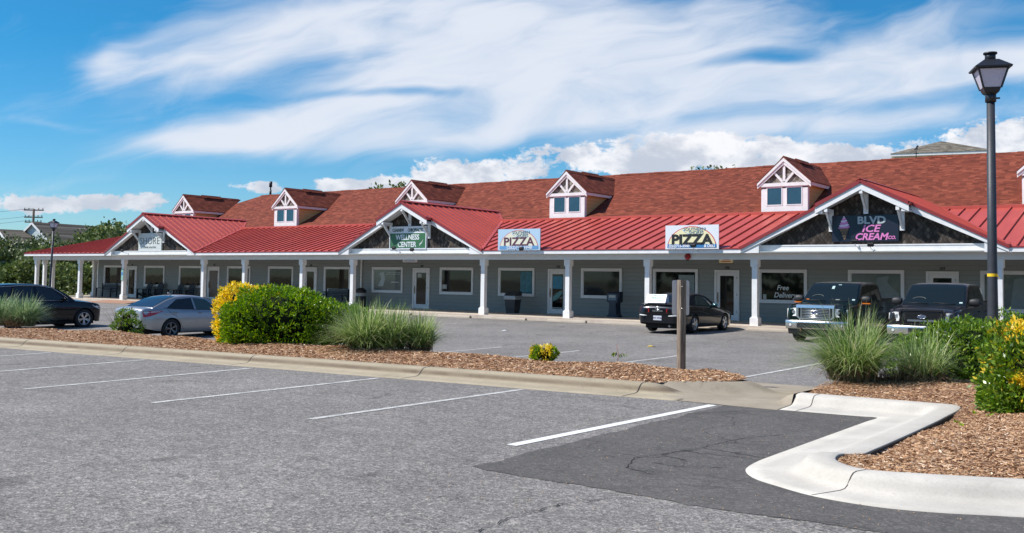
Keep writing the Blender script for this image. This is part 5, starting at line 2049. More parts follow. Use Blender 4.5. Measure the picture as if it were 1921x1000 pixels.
# big clipped evergreen and the yellow-leaved one at its end
bush('evergreen_shrub', (-16.40, 14.56, 0.14), [(-.2, 0, .55, 1.18, 1.1, .72), (.85, .35, .42, .85, .9, .52), (-1.0, -.1, .42, .45, .7, .5)], 5600, 6, .062, L_hedge,
     'large rounded evergreen hedge with glossy bright green leaves beside the silver sedan', 'hedge', wr=.5)
bush('golden_shrub', (-17.78, 14.14, 0.16), [(.05, 0, .6, .48, .6, .68), (.55, .1, 1.02, .42, .4, .22)], 1500, 7, .075, L_yellow,
     'shrub with solid yellow leaves pressed against the left end of the large evergreen hedge', 'shrub', yellow=lambda P: (npr.random(len(P)) < .10 + .5 * np.clip((P[:, 0] - .2) * 1.6, 0, 1)), ymat=L_hedge)
# right-hand hedges
bush('evergreen_shrub', (-3.55, 18.1, 0.02), [(-.6, 0, .34, .66, .8, .48), (-.05, 0, .44, .72, .8, .62), (.85, .1, .50, .9, .8, .66)], 3600, 6, .065, L_hedge2,
     'spreading olive green hedge behind the thin grass clump, in front of the charcoal pickup', 'hedge', wr=.45)


def yel_right(P):
    a = np.exp(-(((P[:, 0] + .08) / .20) ** 2 + ((P[:, 2] - .42) / .40) ** 2)) + 1.2 * np.exp(-(((P[:, 0] + .22) / .18) ** 2 + ((P[:, 2] - 1.12) / .13) ** 2)) + .9 * np.exp(-(((P[:, 0] + .02) / .2) ** 2 + ((P[:, 2] - .92) / .12) ** 2)) + .9 * np.exp(-(((P[:, 0] + .36) / .10) ** 2 + ((P[:, 2] - .48) / .10) ** 2)) + .9 * np.exp(-(((P[:, 0] + .33) / .08) ** 2 + ((P[:, 2] - .62) / .06) ** 2)) + .3 * (P[:, 0] > .1)
    cl = np.sin(P[:, 0] * 31) * np.sin(P[:, 1] * 27) * np.sin(P[:, 2] * 33)
    return (a * 1.15 + cl * .7) > .52


bush('variegated_shrub', (-1.87, 13.44, 0.08), [(.05, 0, .58, .66, .62, .60), (-.1, 0, .3, .56, .52, .32)], 3400, 6, .062, L_hedge2,
     'shrub with patches of yellow leaves at the right edge, in front of the lamp post', 'shrub', yellow=yel_right, wr=.5)
bush('variegated_shrub', (-10.08, 14.95, 0.20), [(0, 0, .12, .245, .23, .13)], 300, 6, .05, L_hedge,
     'tiny round shrub with yellow and green leaves alone on the mulch', 'shrub', yellow=lambda P: (np.sin(P[:, 0] * 19 + 1) + P[:, 2] * 5 + npr.normal(0, .3, len(P))) > .62)
# thin leafy bush with bare twigs by the sedan's tail
root = bush('leafy_bush', (-22.8, 14.65, 0.12), [(.05, 0, .16, .36, .32, .22), (.04, 0, .42, .22, .22, .22)], 330, 5, .07, L_hedge2,
            'small leafy bush with bare grey twigs in front of the silver sedan tail light', 'bush', coref=.5)
mb = MB()
for k in range(46):
    a = rnd.uniform(0, 6.28); h = rnd.uniform(.35, .74); r_ = rnd.uniform(.1, .5)
    x = math.cos(a) * r_ - .12; y = math.sin(a) * r_
    mb.tube([(x * .15, y * .15, 0), (x * .6, y * .6, h * .55), (x + rnd.uniform(-.05, .05), y, h)], [.006, .004, .002], 4)
mb.build('twigs', plain('grey_twigs', (.23, .17, .14), .9), root)
# seedling
root = empty('seedling', (-9.0, 15.75, 0.2), 0, 'wilting seedling with a few drooping leaves on the mulch left of the wooden post', 'plant')
mb = MB()
mb.tube([(0, 0, 0), (.01, 0, .12), (-.03, 0, .3)], .005, 5)
mb.tube([(.01, 0, .1), (.09, .02, .15)], .004, 5); mb.tube([(.0, 0, .1), (-.1, .02, .16)], .004, 5)
mb.build('stem', plain('reddish_stem', (.32, .14, .10), .8), root)
P = np.array([[.09, .02, .15], [-.1, .02, .16], [.02, 0, .12], [-.03, 0, .17], [.12, .02, .13], [-.12, .02, .14], [.05, 0, .14], [-.06, 0, .15]] * 2); N = np.tile(np.array([[.5, 0, -1.]]), (len(P), 1)); N[1::2, 0] = -.5
V_, F_ = leaves(P, N, .09, .4, .3)
np_mesh('foliage', V_, F_, [L_hedge2], None, root)


def grass(name, loc, n, h, spread, m, label, group='ornamental grasses in the mulch beds', lean=(0, 0), dry=0, dryr=.3, base_r=.2, wid=.006, seeds=True, upright=.5):
    root = empty(name, loc, R(35.96), label, 'grass clump', group)
    SEG = 6

    def blades(n, h, spread, wid, base_r, curl=1.0):
        a = npr.uniform(0, 2 * np.pi, n); br = base_r * np.sqrt(npr.random(n))
        b0 = np.stack([br * np.cos(a), br * np.sin(a), np.zeros(n)], 1)
        a2 = a + npr.normal(0, .6, n)
        out = spread * npr.random(n) ** upright
        H = h * npr.uniform(.55, 1.08, n) * (1 - .45 * (out / spread) ** 2)
        dirv = np.stack([np.cos(a2) * out + lean[0] * npr.uniform(.3, 1, n), np.sin(a2) * out + lean[1], np.zeros(n)], 1)
        droop = npr.uniform(.1, .85, n) * (out / spread) * curl
        V = []
        side = unit(np.cross(dirv + npr.normal(0, .05, (n, 3)), np.array([0, 0, 1.0])))
        for k in range(SEG + 1):
            t = k / SEG
            c = b0 + dirv * (t ** 1.7) + np.stack([np.zeros(n), np.zeros(n), H * (t * (1.25) - droop * t ** 2.6 - .25 * t * t) / 1.0], 1)
            w = wid * (1 - t ** 2) * .5 + .0006
            V.append(c - side * w); V.append(c + side * w)
        V = np.stack(V, 1).reshape(-1, 3)
        base = np.arange(n)[:, None] * (2 * SEG + 2)
        F = np.concatenate([np.stack([base[:, 0] + 2 * k, base[:, 0] + 2 * k + 1, base[:, 0] + 2 * k + 3, base[:, 0] + 2 * k + 2], 1) for k in range(SEG)])
        return V, F
    V1, F1 = blades(n, h, spread, wid, base_r)
    np_mesh('blades', V1, F1, [m], None, root)
    if dry:
        V1, F1 = blades(dry, h * .42, spread * dryr, wid * 1.4, base_r * 1.2, 1.6)
        np_mesh('dead_blades', V1, F1, [L_dry], None, root)
    return root


grass('grass_clump', (-13.75, 14.1, 0.20), 1900, 1.14, .92, L_grass, 'tall arching ornamental grass right of the large evergreen hedge', dry=120, lean=(-.08, 0), base_r=.30, wid=.015)
grass('grass_clump', (-13.38, 14.42, 0.20), 1300, 1.1, .72, L_grass, 'taller stalks of grass between the hedge-side clump and the open mulch, middle of three', dry=60, base_r=.25, wid=.014)
grass('grass_clump', (-12.98, 14.85, 0.20), 1000, .95, .62, L_grass, 'smaller grass clump at the open right end of the central grasses', dry=140, base_r=.2, wid=.014)
grass('dead_grass', (-12.95, 14.75, 0.2), 200, .3, .3, L_dry, 'short brown dead blades low between the two central green clumps', group='withered grass in the beds', base_r=.25, wid=.012)
grass('grass_clump', (-27.25, 13.7, 0.2), 1500, 1.0, 1.0, L_grassb, 'bluish grass clump cut by the left edge of the picture', dry=60, base_r=.3, wid=.016, lean=(.1, 0))
grass('grass_clump', (-26.35, 13.95, 0.2), 1300, .95, .72, L_grassb, 'bluish grass clump leaning right in front of the black suv doors', dry=60, base_r=.22, wid=.016, lean=(.08, 0))
grass('dead_grass', (-26.45, 13.75, 0.2), 420, .42, .42, L_dry, 'matted brown dead grass heap between the two bluish clumps', group='withered grass in the beds', base_r=.3, wid=.012)
grass('grass_clump', (-4.62, 15.25, 0.2), 1700, 1.24, 1.08, L_grass, 'large arching grass clump at the corner, in front of the chrome grilled pickup', dry=260, base_r=.32, wid=.012, lean=(-.12, 0))
grass('grass_clump', (-3.78, 16.0, 0.2), 600, .98, .62, L_grass, 'thin upright grass clump in front of the olive green hedge', dry=420, dryr=.5, base_r=.26, wid=.011)
grass('dead_grass', (-4.05, 15.6, 0.2), 300, .34, .34, L_dry, 'short brown cut back grass between the two green clumps at the right', group='withered grass in the beds', base_r=.26, wid=.009)
for x, y in ((-2.5, 13.0), (-2.3, 12.8), (-1.75, 12.75), (-2.1, 12.9), (-2.62, 12.6), (-2.45, 12.0), (-2.75, 9.6)):
    r_ = empty('weed', (x, y, right_z(x, y)), 0, None, None)
    P = npr.normal(0, .012, (7, 3)); P[:, 2] = 0
    V_, F_ = leaves(P, np.tile([[0, 0, 1.]], (7, 1)), .055, .4, .7)
    np_mesh('foliage', V_, F_, [L_hedge], None, r_)
    tag(r_, 'small green weed sprouting by the new kerb and the variegated shrub', 'weed', 'weeds in the mulch')

# ------------------------------------------------------------------ background on the left: sand bank, scrub, trees


def sandfn(q, b, P):
    P = pos(q)
    n = q.noise(P, .5, 6, .7, 1.0); n2 = q.noise(P, 5.0, 4, .7)
    c = q.ramp(q.add(q.mul(n, .65), q.mul(n2, .35)), [(.36, (0.08, 0.10, 0.03)), (.45, (0.20, 0.19, 0.09)), (.52, (0.46, 0.42, 0.35)), (.75, (0.62, 0.60, 0.55))])
    q.put(b.inputs['Base Color'], c)
    q.put(b.inputs['Normal'], q.bump(n2, .6, .2))


M_sand = mat('dune_sand', None, 0.95, fn=sandfn, spec=.1)


def bank_z(u, v):
    """u across, v depth in the bank's own frame"""
    return -0.24 + 1.7 * sstep(72, 90, v) + .9 * sstep(90, 120, v) + .12 * math.sin(u * .7 + v * .3) * sstep(72, 80, v) + .06 * math.sin(u * 2.1)


mb = MB()
mb.grid([[tuple(VR * u + VF * v + np.array([0, 0, bank_z(u, v)])) for u in np.linspace(-75, -26, 50)] for v in np.linspace(71, 135, 46)])
tag(mb.build('sand_bank', M_sand), kind='structure')

P = []; N = []
for i in range(620):
    v = 73 + 22 * npr.random() ** 1.3; u = npr.uniform(-56, -33)
    c = VR * u + VF * v + np.array([0, 0, bank_z(u, v)])
    k = 16; r_ = npr.uniform(.15, .5)
    P.append(c + npr.normal(0, 1, (k, 3)) * np.array([r_, r_, r_ * .45]) + np.array([0, 0, r_ * .3])); N.append(np.tile([[0, 0, 1.]], (k, 1)))
P = np.concatenate(P); N = np.concatenate(N)
V_, F_ = leaves(P, N, .28, .5, .8)
o = np_mesh('scrub', V_, F_, [L_oak2], None)
tag(o, 'low scrubby plants scattered over the pale sand bank', 'scrub', kind='stuff')


def scrub_tree(u, v, w, h, mt, label, n=700, size=.34):
    z0 = bank_z(u, v)
    h = h - 1.25 if h > 3.4 else h * .8
    p = VR * u + VF * v
    root = empty('scrub_tree', (p[0], p[1], z0 - .1), R(35.96), label, 'tree', 'scrubby trees on the sand bank')
    lumps = [(0, 0, h * .62, w * .5, w * .4, h * .38)]
    for k in range(9):
        a = npr.uniform(0, 6.28); rr = w * npr.uniform(.28, .52); zz = h * npr.uniform(.25, .86)
        s_ = w * npr.uniform(.15, .28)
        lumps.append((math.cos(a) * rr, math.sin(a) * rr * .7 - w * .05, zz, s_, s_ * .8, s_ * npr.uniform(.55, .9)))
    P, N = shell(lumps, n, .6, .18)
    P2 = np.repeat(P, 6, 0) + npr.normal(0, size * .55, (len(P) * 6, 3)); N2 = np.repeat(N, 6, 0)
    V_, F_ = leaves(P2, N2, size, .6, .7)
    np_mesh('crown', V_, F_, [mt], None, root)
    mb = MB()
    for k in range(4):
        a = k * 1.6 + .4
        mb.tube([(0.15 * math.cos(a), .15 * math.sin(a), 0), (.5 * math.cos(a), .5 * math.sin(a), h * .3), (w * .3 * math.cos(a), w * .25 * math.sin(a), h * .62)], [.13, .10, .04], 6)
    mb.build('trunk', M_stem, root)
    return root


TR = [(-46.5, 86, 6.5, 3.4, 'at the far left edge, under the small pale gable'), (-42.8, 83, 5.0, 3.4, 'left of the far lamp post'), (-41.0, 90, 6.5, 4.2, 'rising behind the far lamp post towards the grey roofs'),
      (-38.2, 84, 4.6, 3.9, 'low and round, just right of the far lamp post'), (-37.2, 92, 6.0, 5.8, 'below the middle of the long grey roof'), (-35.2, 85, 4.4, 4.3, 'seen between the porch columns and the grey roof'),
      (-34.0, 93, 5.5, 5.8, 'standing under the right end of the long grey roof'), (-31.6, 88, 5.0, 5.9, 'tallest, right beside the first gable of the shops'), (-31.5, 80, 4.0, 3.2, 'low, seen through the porch left of the bench'),
      (-34.6, 78.5, 3.4, 2.5, 'low and near, seen through the end of the porch'), (-38.5, 79, 3.6, 2.6, 'low, behind the cluster of corner columns'), (-43.8, 79, 3.5, 2.4, 'low, over the roof of the black suv'), (-50, 84, 6, 3.6, 'beyond the left edge beside the small pale gable'),
      (-29.5, 84, 3.5, 4.2, 'dark, hidden mostly by the porch wall corner'), (-48.5, 92, 5, 3.6, 'back row, behind the leftmost one'), (-44.5, 94, 5, 3.5, 'back row, right under the small pale gable')]
for i, (u, v, w, h, t) in enumerate(TR):
    scrub_tree(u, v, w, h, (L_oak, L_oak2)[(i * 7 // 3) % 2], 'dense scrubby tree ' + t, n=900 if h > 3 else 500)

r_ = bush('bright_bush', (-60.6, 30.6, -.45), [(0, 0, .5, 1.3, 1.0, .75)], 500, 6, .2, L_hedge2, 'bright green low bush over the roof of the black suv at the left edge', 'bush')

# small trees whose tips show over the ridge
for (u, v, z, h, w, t) in ((19.2, 92, 8.5, 4.2, 2.6, 'round leafy treetop peeping over the red ridge right of centre'), (-11.6, 85, 6.8, 3.0, .9, 'narrow treetop over the ridge, left of the third dormer'), (-9.8, 85, 6.7, 3.2, .8, 'narrow treetop over the ridge, just left of the third dormer')):
    p = VR * u + VF * v
    root = empty('distant_tree', (p[0], p[1], -.5), 0, t, 'tree', 'treetops over the ridge')
    hh = z + h * .55
    P, N = shell([(0, 0, hh, w, w, h * .5)], 260, .3, .2)
    P2 = np.repeat(P, 5, 0) + npr.normal(0, .22, (len(P) * 5, 3))
    V_, F_ = leaves(P2, np.repeat(N, 5, 0), .38, .6, .7)
    np_mesh('crown', V_, F_, [L_oak2], None, root)
    mb = MB(); mb.tube([(0, 0, 0), (0, 0, hh)], [.2, .06], 6); mb.build('trunk', M_stem, root)

# a belt of trees across the road behind the photographer, seen in the shop glass
P = []; N = []
for i in range(120):
    a = R(-200 + i * 2.0) + npr.uniform(-.01, .01)
    d = npr.uniform(75, 92); h = npr.uniform(8, 12)
    c = np.array([-15 + d * math.cos(a), 5 + d * math.sin(a), 0])
    if np.dot(c, VF) > 5 or c[0] < -85: continue
    k = 90
    P.append(c + npr.normal(0, 1, (k, 3)) * np.array([2.2, 1.6, h * .25]) + np.array([0, 0, h * .48])); N.append(npr.normal(0, 1, (k, 3)))
P = np.concatenate(P); N = np.concatenate(N)
V_, F_ = leaves(P, N, 1.6, .8, .7)
o = np_mesh('wood', V_, F_, [L_oak], None)
tag(o, 'belt of trees across the road facing the shops', 'wood', kind='stuff')

# ------------------------------------------------------------------ houses, hotel, pole


def gabled(name, u0, v0, du, dv, length, hw_, z0, ze, zr_, label):
    """ridge starts at (u0, v0) and runs along (du, dv)"""
    p = VR * u0 + VF * v0
    l = math.hypot(du, dv); ang = math.atan2(dv, du)
    root = empty(name, (p[0], p[1], z0), R(35.96) + ang, label, 'house', 'grey roofed houses beyond the trees')
    mb = MB()
    mb.prism([(-hw_, 0), (hw_, 0), (hw_, ze - z0), (0, zr_ - z0 - .12), (-hw_, ze - z0)], 0, 0.0, length)
    mb.build('wall', M_whites, root)
    mb = MB(); o_ = .25
    k = (zr_ - ze) / hw_
    for s_ in (-1, 1):
        mb.slab([(-o_, 0, zr_ - z0), (-o_, s_ * (hw_ + .3), ze - z0 - .3 * k), (length + .2, s_ * (hw_ + .3), ze - z0 - .3 * k), (length + .2, 0, zr_ - z0)][::s_], .12)
    mb.build('roof', M_grey_sh, root)
    mb = MB()
    for s_ in (-1, 1):
        mb.bar((-o_ - .02, 0, zr_ - z0 - .16), (-o_ - .02, s_ * (hw_ + .3), ze - z0 - .3 * k - .16), .06, .22)
    mb.build('bargeboard', M_white, root)
    return root


gabled('house', -53.5, 110, .45, .89, 22.0, 3.0, -.5, 5.2, 7.35, 'pale house with long grey brown roof behind the far lamp post and the scrub trees')
gabled('house', -56.4, 108.5, .62, .78, 9.0, 3.2, -.5, 4.5, 6.42, 'pale gabled house with lower grey brown roof at the left edge')
p = VR * 65.6 + VF * 150
HB = empty('hotel', (p[0], p[1], 0), R(35.96 - 24), 'tall cream building with tan hipped roof rising behind the red ridge at the right', 'building')
mb = MB(); mb.box(-6.4, 6.4, -6.4, 6.4, 0, 21.0)
mb.build('wall', plain('cream_stucco', (.62, .56, .44), .8), HB)
mb = MB()
mb.box(-6.85, 6.85, -6.85, 6.85, 21.0, 21.4)
mb.build('cornice', M_white, HB)
mb = MB()
A = [(-6.95, -6.95, 21.41), (6.95, -6.95, 21.41), (6.95, 6.95, 21.41), (-6.95, 6.95, 21.41)]; t0 = (-.2, 0, 23.9); t1 = (.2, 0, 23.9)
mb.face([A[0], A[1], t1, t0]); mb.face([A[1], A[2], t1]); mb.face([A[2], A[3], t0, t1]); mb.face([A[3], A[0], t0]); mb.face(A[::-1])
mb.build('roof', M_tan_sh, HB)
# utility pole with cross arms
p = VR * (-63.3) + VF * 130
root = empty('utility_pole', (p[0], p[1], 0), R(35.96), 'wooden utility pole with two cross arms beyond the house roofs', 'utility pole')
mb = MB(); mb.tube([(0, 0, 0), (0, 0, 10.1)], [.2, .14], 8); mb.build('pole', M_stem, root)
M_greyp = plain('weathered_crossarm', (.20, .18, .16), .9)
for z, w in ((9.95, 1.3), (9.0, 1.2), (8.35, 1.1)):
    mb = MB(); mb.box(-w, w, -.08, .08, z - .08, z + .08)
    a_ = mb.build('cross_arm', M_greyp, root)
    mb = MB()
    for x in (-w + .1, -w / 2, w / 2, w - .1): mb.tube([(x, 0, z + .08), (x, 0, z + .3)], .05, 6)
    tag(mb.build('insulators', M_black, a_))
for k, (z, y0) in enumerate(((10.2, 0), (9.25, .4), (8.6, -.4))):
    mb = MB()
    pts = [tuple(np.array([p[0], p[1], z]) - VR * s_ * 30 + VF * y0 + np.array([0, 0, -1.2 * math.sin(math.pi * s_)])) for s_ in [i / 10 for i in range(11)]]
    mb.tube(pts, .018, 4)
    tag(mb.build('power_line', M_black, origin=pts[0]), 'thin black wire running left from the utility pole', 'wire', 'wires on the utility pole')
# weathervane on the ridge
root = empty('weathervane', (-11.72, 48.5, 7.7), 0, 'small black weathervane on the red ridge in front of the tan hipped roof', 'weathervane')
mb = MB(); mb.tube([(0, 0, 0), (0, 0, .48)], .018, 6); mb.tube([(-.12, 0, .2), (.12, 0, .2)], .012, 5); mb.tube([(0, -.12, .2), (0, .12, .2)], .012, 5)
mb.build('pole', M_black, root)
mb = MB(); mb.prism([(-.12, .40), (-.04, .42), (.02, .55), (.09, .58), (.12, .52), (.06, .48), (.08, .40), (0, .36), (-.06, .36)], 1, -.012, .012)
mb.build('figure', M_black, root)

# ------------------------------------------------------------------ signs on the shops
def col(name, c, rough=0.5, **k):
    return mat(name, c, rough, **k)


K_white = plain('sign_white', (.74, .76, .80), .45, .05)
K_green = col('sign_green', (.035, .14, .06))
K_greend = col('sign_dark_green', (.015, .06, .03))
K_cream = col('sign_cream', (.82, .74, .45))
K_blue = col('sign_blue', (.03, .19, .44))
K_sky = col('sign_pale_blue', (.42, .58, .72))
K_red = col('sign_red', (.55, .02, .03))
K_ink = col('sign_ink', (.012, .012, .014))
K_maroon = col('sign_maroon', (.10, .025, .06))
K_teal = col('sign_blue_letters', (.06, .17, .27))
K_navy = col('sign_navy', (.012, .016, .030), .35)
K_lgrey = col('sign_grey_letters', (.42, .48, .50))
K_pink = col('sign_pink', (.72, .22, .52))
K_cone = col('cone_brown', (.33, .19, .10))
K_pale = plain('weathered_sign_boards', (.62, .66, .64), .7, .12, 8)


def sign_root(name, x, y, z, label, group=None):
    return empty(name, (x, y, z), 0, label, 'sign', group)


def local(mb, name, m, parent):
    return mb.build(name, m, parent)


# wellness centre
r_ = sign_root('shop_sign', -32.95, 36.65, 3.10, 'green and white wellness centre sign in the middle gable')
mb = MB(); mb.box(-1.22, 1.22, -.05, .04, 0, 1.14); local(mb, 'board', K_white, r_)
mb = MB(); mb.box(-1.17, 1.17, -.056, -.0505, .06, .80); mb.box(-1.17, 1.17, -.0605, -.0565, .06, .065); local(mb, 'green_panel', K_green, r_)
mb = MB(); mb.box(-1.22, 1.22, -.075, -.051, 0, .04); mb.box(-1.22, 1.22, -.075, -.051, 1.10, 1.14); mb.box(-1.22, -1.18, -.075, -.051, .04, 1.10); mb.box(1.18, 1.22, -.075, -.051, .04, 1.10); local(mb, 'frame', K_white, r_)
mb = MB(); add_text(mb, 'CLEARVIEW', .235, facing(-.66, -.054, .875), bold=.006, xs=.60); add_text(mb, 'CHIROPRACTIC', .235, facing(.50, -.054, .875), bold=.006, xs=.60); local(mb, 'lettering', K_greend, r_)
mb = MB(); add_text(mb, 'WELLNESS', .36, facing(-.02, -.06, .48), bold=.008, xs=.92); add_text(mb, 'CENTER', .36, facing(-.05, -.06, .12), bold=.008, xs=.92)
P_ = [(.78, .14), (.84, .24), (.93, .30), (.99, .42), (1.0, .5), (.95, .38), (.88, .32), (.80, .27)]
mb.prism([(x, z) for x, z in P_], 1, -.062, -.058)
local(mb, 'lettering', K_white, r_)
# shore sign
r_ = sign_root('shop_sign', -54.57, 36.65, 3.11, 'pale boarded sign reading shore in the leftmost gable')
mb = MB()
for k in range(7): mb.box(-1.2, 1.2, -.05, .04, k * .163, k * .163 + .158)
mb.box(-1.19, 1.19, -.03, .035, 0.0, 1.13)
local(mb, 'board', K_pale, r_)
mb = MB(); add_text(mb, 'SHORE', .62, facing(.0, -.055, .44), bold=-.006, xs=1.05, spacing=1.05); add_text(mb, 'COFFEE ROASTERS', .13, facing(0, -.055, .20), bold=.002, spacing=1.3); local(mb, 'lettering', col('thin_grey_letters', (.06, .08, .08)), r_)


def pizza(x, label, ink, back, blue, deli):
    r_ = sign_root('shop_sign', x, 36.34, 3.0, label, 'twin pizza signs on the porch eave')
    mb = MB(); mb.box(-1.17, 1.17, -.05, .0, 0, .97); local(mb, 'board', back, r_)
    pts = [(1.08 * math.cos(math.pi * k / 40), .06 + .86 * math.sin(math.pi * k / 40)) for k in range(41)]
    mb = MB(); mb.prism([(a, b) for a, b in pts], 1, -.054, -.0505); local(mb, 'red_rim', K_red if deli else col('faded_red_rim', (.50, .12, .14)), r_)
    pts = [(1.045 * math.cos(math.pi * k / 40), .06 + .83 * math.sin(math.pi * k / 40)) for k in range(41)]
    mb = MB(); mb.prism(pts, 1, -.058, -.0545); local(mb, 'cream_arch', K_cream if deli else col('faded_cream', (.72, .70, .55)), r_)
    mb = MB(); mb.box(-1.07 if deli else -1.06, 1.07, -.062, -.0585, .055, .205); local(mb, 'blue_band', blue, r_)
    mb = MB(); add_text(mb, 'SOUTHERN', .185, facing(.12, -.062, .74), bold=.002, xs=1.0); add_text(mb, 'SHORES', .185, facing(.20, -.062, .60), bold=.002, xs=1.0)
    local(mb, 'small_lettering', K_teal, r_)
    mb = MB(); add_text(mb, 'PIZZA', .56 if deli else .53, facing(.0, -.066, .20 if deli else .22), bold=.022 if deli else .008, xs=1.18); local(mb, 'lettering', ink, r_)
    mb = MB()
    if deli:
        add_text(mb, '(252)715-3940', .155, facing(-.55, -.066, .075), bold=.006, xs=1.0); add_text(mb, '& DELI', .16, facing(.78, -.066, .075), bold=.006, xs=1.0)
    else:
        add_text(mb, '(252)715-3940', .19, facing(0.05, -.066, .065), bold=.004, xs=1.25)
    local(mb, 'phone_number', K_white, r_)
    # bird over the arch
    mb = MB(); mb.prism([(-.52, .84), (-.42, .78), (-.33, .70), (-.22, .66), (-.30, .72), (-.30, .80), (-.36, .76), (-.44, .82)], 1, -.064, -.0585); mb.prism([(-.30, .70), (-.15, .60), (-.05, .60), (-.18, .66)], 1, -.064, -.0585)
    local(mb, 'bird', K_sky, r_)


pizza(-25.94, 'faded pale blue pizza sign with maroon letters, nearer the wellness centre gable', K_maroon, K_sky, col('faded_blue_band', (.12, .30, .55)), False)
pizza(-17.39, 'bright white pizza and deli sign with heavy black letters, above the soft top coupe', K_ink, K_white, K_blue, True)
# ice cream sign
r_ = sign_root('shop_sign', -10.65, 36.65, 3.24, 'dark ice cream sign with pink letters and a swirl cone in the right gable')
mb = MB(); mb.box(-1.19, 1.19, -.04, .04, 0, .97); local(mb, 'board', K_navy, r_)
mb = MB(); add_text(mb, 'BLVD', .37, facing(.24, -.044, .66), bold=.012, xs=1.15); local(mb, 'lettering', K_lgrey, r_)
mb = MB(); add_text(mb, 'ICE', .36, facing(.20, -.044, .36), bold=.008, xs=1.2, shear=.25); add_text(mb, 'CREAM', .34, facing(.22, -.044, .07), bold=.010, xs=1.05, shear=.25); add_text(mb, 'CO.', .16, facing(.95, -.044, .09), bold=.006, shear=.25); local(mb, 'lettering', K_pink, r_)
mb = MB(); mb.prism([(-.93, .50), (-.57, .50), (-.72, .09), (-.76, .09)], 1, -.05, -.0405); c_ = local(mb, 'cone', K_cone, r_)
mb = MB()
for k in range(5):
    mb.bar((-.93 + .08 * k, -.054, .49), (-.80 + .05 * k, -.054, .25), .008, .012); mb.bar((-.57 - .08 * k, -.0545, .49), (-.70 - .05 * k, -.0545, .25), .008, .012)
mb.build('cone_lines', K_ink, c_)
for k, (z, w) in enumerate(((.53, .21), (.61, .185), (.69, .155), (.77, .115), (.845, .07), (.90, .03))):
    mb = MB()
    pts = [(-.75 + w * math.cos(2 * math.pi * j / 20), z + .055 * math.sin(2 * math.pi * j / 20) + .12 * w * math.cos(2 * math.pi * j / 20)) for j in range(20)]
    mb.prism(pts, 1, -.048 - .002 * k, -.0405)
    local(mb, 'swirl', K_pink if k % 2 == 0 else col('swirl_white', (.75, .62, .76)), r_)
# sign lights: little floodlights on arms
M_lampblk = plain('dark_lamp_body', (.03, .03, .035), .5)
for (x, y, z, t) in ((-56.9, 36.6, 3.02, 'under the left edge of the shore sign'), (-33.5, 36.58, 3.02, 'under the left part of the wellness centre sign'), (-32.3, 36.58, 2.93, 'under the right part of the wellness centre sign'),
                     (-25.6, 36.40, 2.93, 'under the faded pizza sign'), (-17.2, 36.40, 3.0, 'in front of the pizza and deli sign'), (-10.9, 36.58, 3.1, 'left one under the ice cream sign'), (-10.35, 36.58, 2.98, 'right one under the ice cream sign')):
    root = empty('sign_light', (x, y, z), 0, 'small floodlight on a bent arm ' + t, 'lamp', 'floodlights for the shop signs')
    mb = MB(); mb.tube([(0, 0, -.03), (0, -.1, -.05), (.02, -.38, .02), (.03, -.42, .08)], .012, 6); mb.tube([(0, .02, -.03), (0, -.02, -.03)], .045, 10)
    mb.build('arm', K_white, root)
    mb = MB(); M_ = Matrix.Translation((.03, -.44, .12)) @ Matrix.Rotation(R(35), 4, 'X')
    mb.box(-.10, .10, -.03, .05, -.06, .06, 0, M_)
    mb.box(-.115, .115, .05, .065, -.075, .075, 0, M_)
    mb.build('lamp_head', M_lampblk, root)
root = empty('alarm_bell', (-17.89, 36.98, 2.72), 0, 'round red alarm bell on the porch beam under the pizza and deli sign', 'alarm bell')
mb = MB(); mb.tube([(0, 0.02, 0), (0, -.03, 0), (0, -.07, 0), (0, -.085, 0)], [.13, .13, .10, .03], 18); mb.build('gong', mat('red_gong', (.35, .01, .015), .35), root)
mb = MB(); mb.tube([(0, -.085, 0), (0, -.10, 0)], .025, 8); mb.box(-.05, .05, -.02, .0, -.17, -.12); mb.build('centre_bolt', M_lampblk, root)
# hanging signs under the porch ceiling
for (x, w, h, t, c_) in ((-35.1, 1.0, .24, 'white framed hanging sign over the door of the wellness centre', K_white), (-17.18, .62, .26, 'cream hanging sign over the pizza shop door', K_cream)):
    root = empty('hanging_sign', (x, 39.2, 2.5), 0, t, 'sign', 'signs hanging under the porch')
    mb = MB(); mb.box(-w / 2, w / 2, -.02, .02, 0, h); b_ = mb.build('board', c_, root)
    mb = MB(); mb.box(-w / 2 - .03, w / 2 + .03, -.03, .03, -.03, 0); mb.box(-w / 2 - .03, w / 2 + .03, -.03, .03, h, h + .03); mb.build('frame', M_brown, root)
    mb = MB(); mb.box(-w / 2 + .1, w / 2 - .1, -.024, -.0205, .06, .09); mb.box(-w / 2 + .15, w / 2 - .15, -.024, -.0205, .13, .16); mb.build('print', K_blue if h < .25 else K_red, b_)
    for s_ in (-1, 1):
        mb = MB(); mb.tube([(s_ * w * .4, 0, h + .03), (s_ * w * .4, 0, .362)], .008, 5); mb.build('chain', M_lampblk, root)

# posters and window lettering
def on_pane(i, name, x0, x1, z0, z1, m, bits=None, y=40.979):
    w, a, b, c0_, c1_ = wins[i]
    mb = MB(); mb.box(x0, x1, y, y + .003, z0, z1)
    o = mb.build(name, m, w, origin=BO)
    if bits:
        mb = MB()
        for (u0, u1, v0, v1) in bits:
            mb.box(x0 + (x1 - x0) * u0, x0 + (x1 - x0) * u1, y - .002, y - .0002, z0 + (z1 - z0) * v0, z0 + (z1 - z0) * v1)
        return mb
    return None


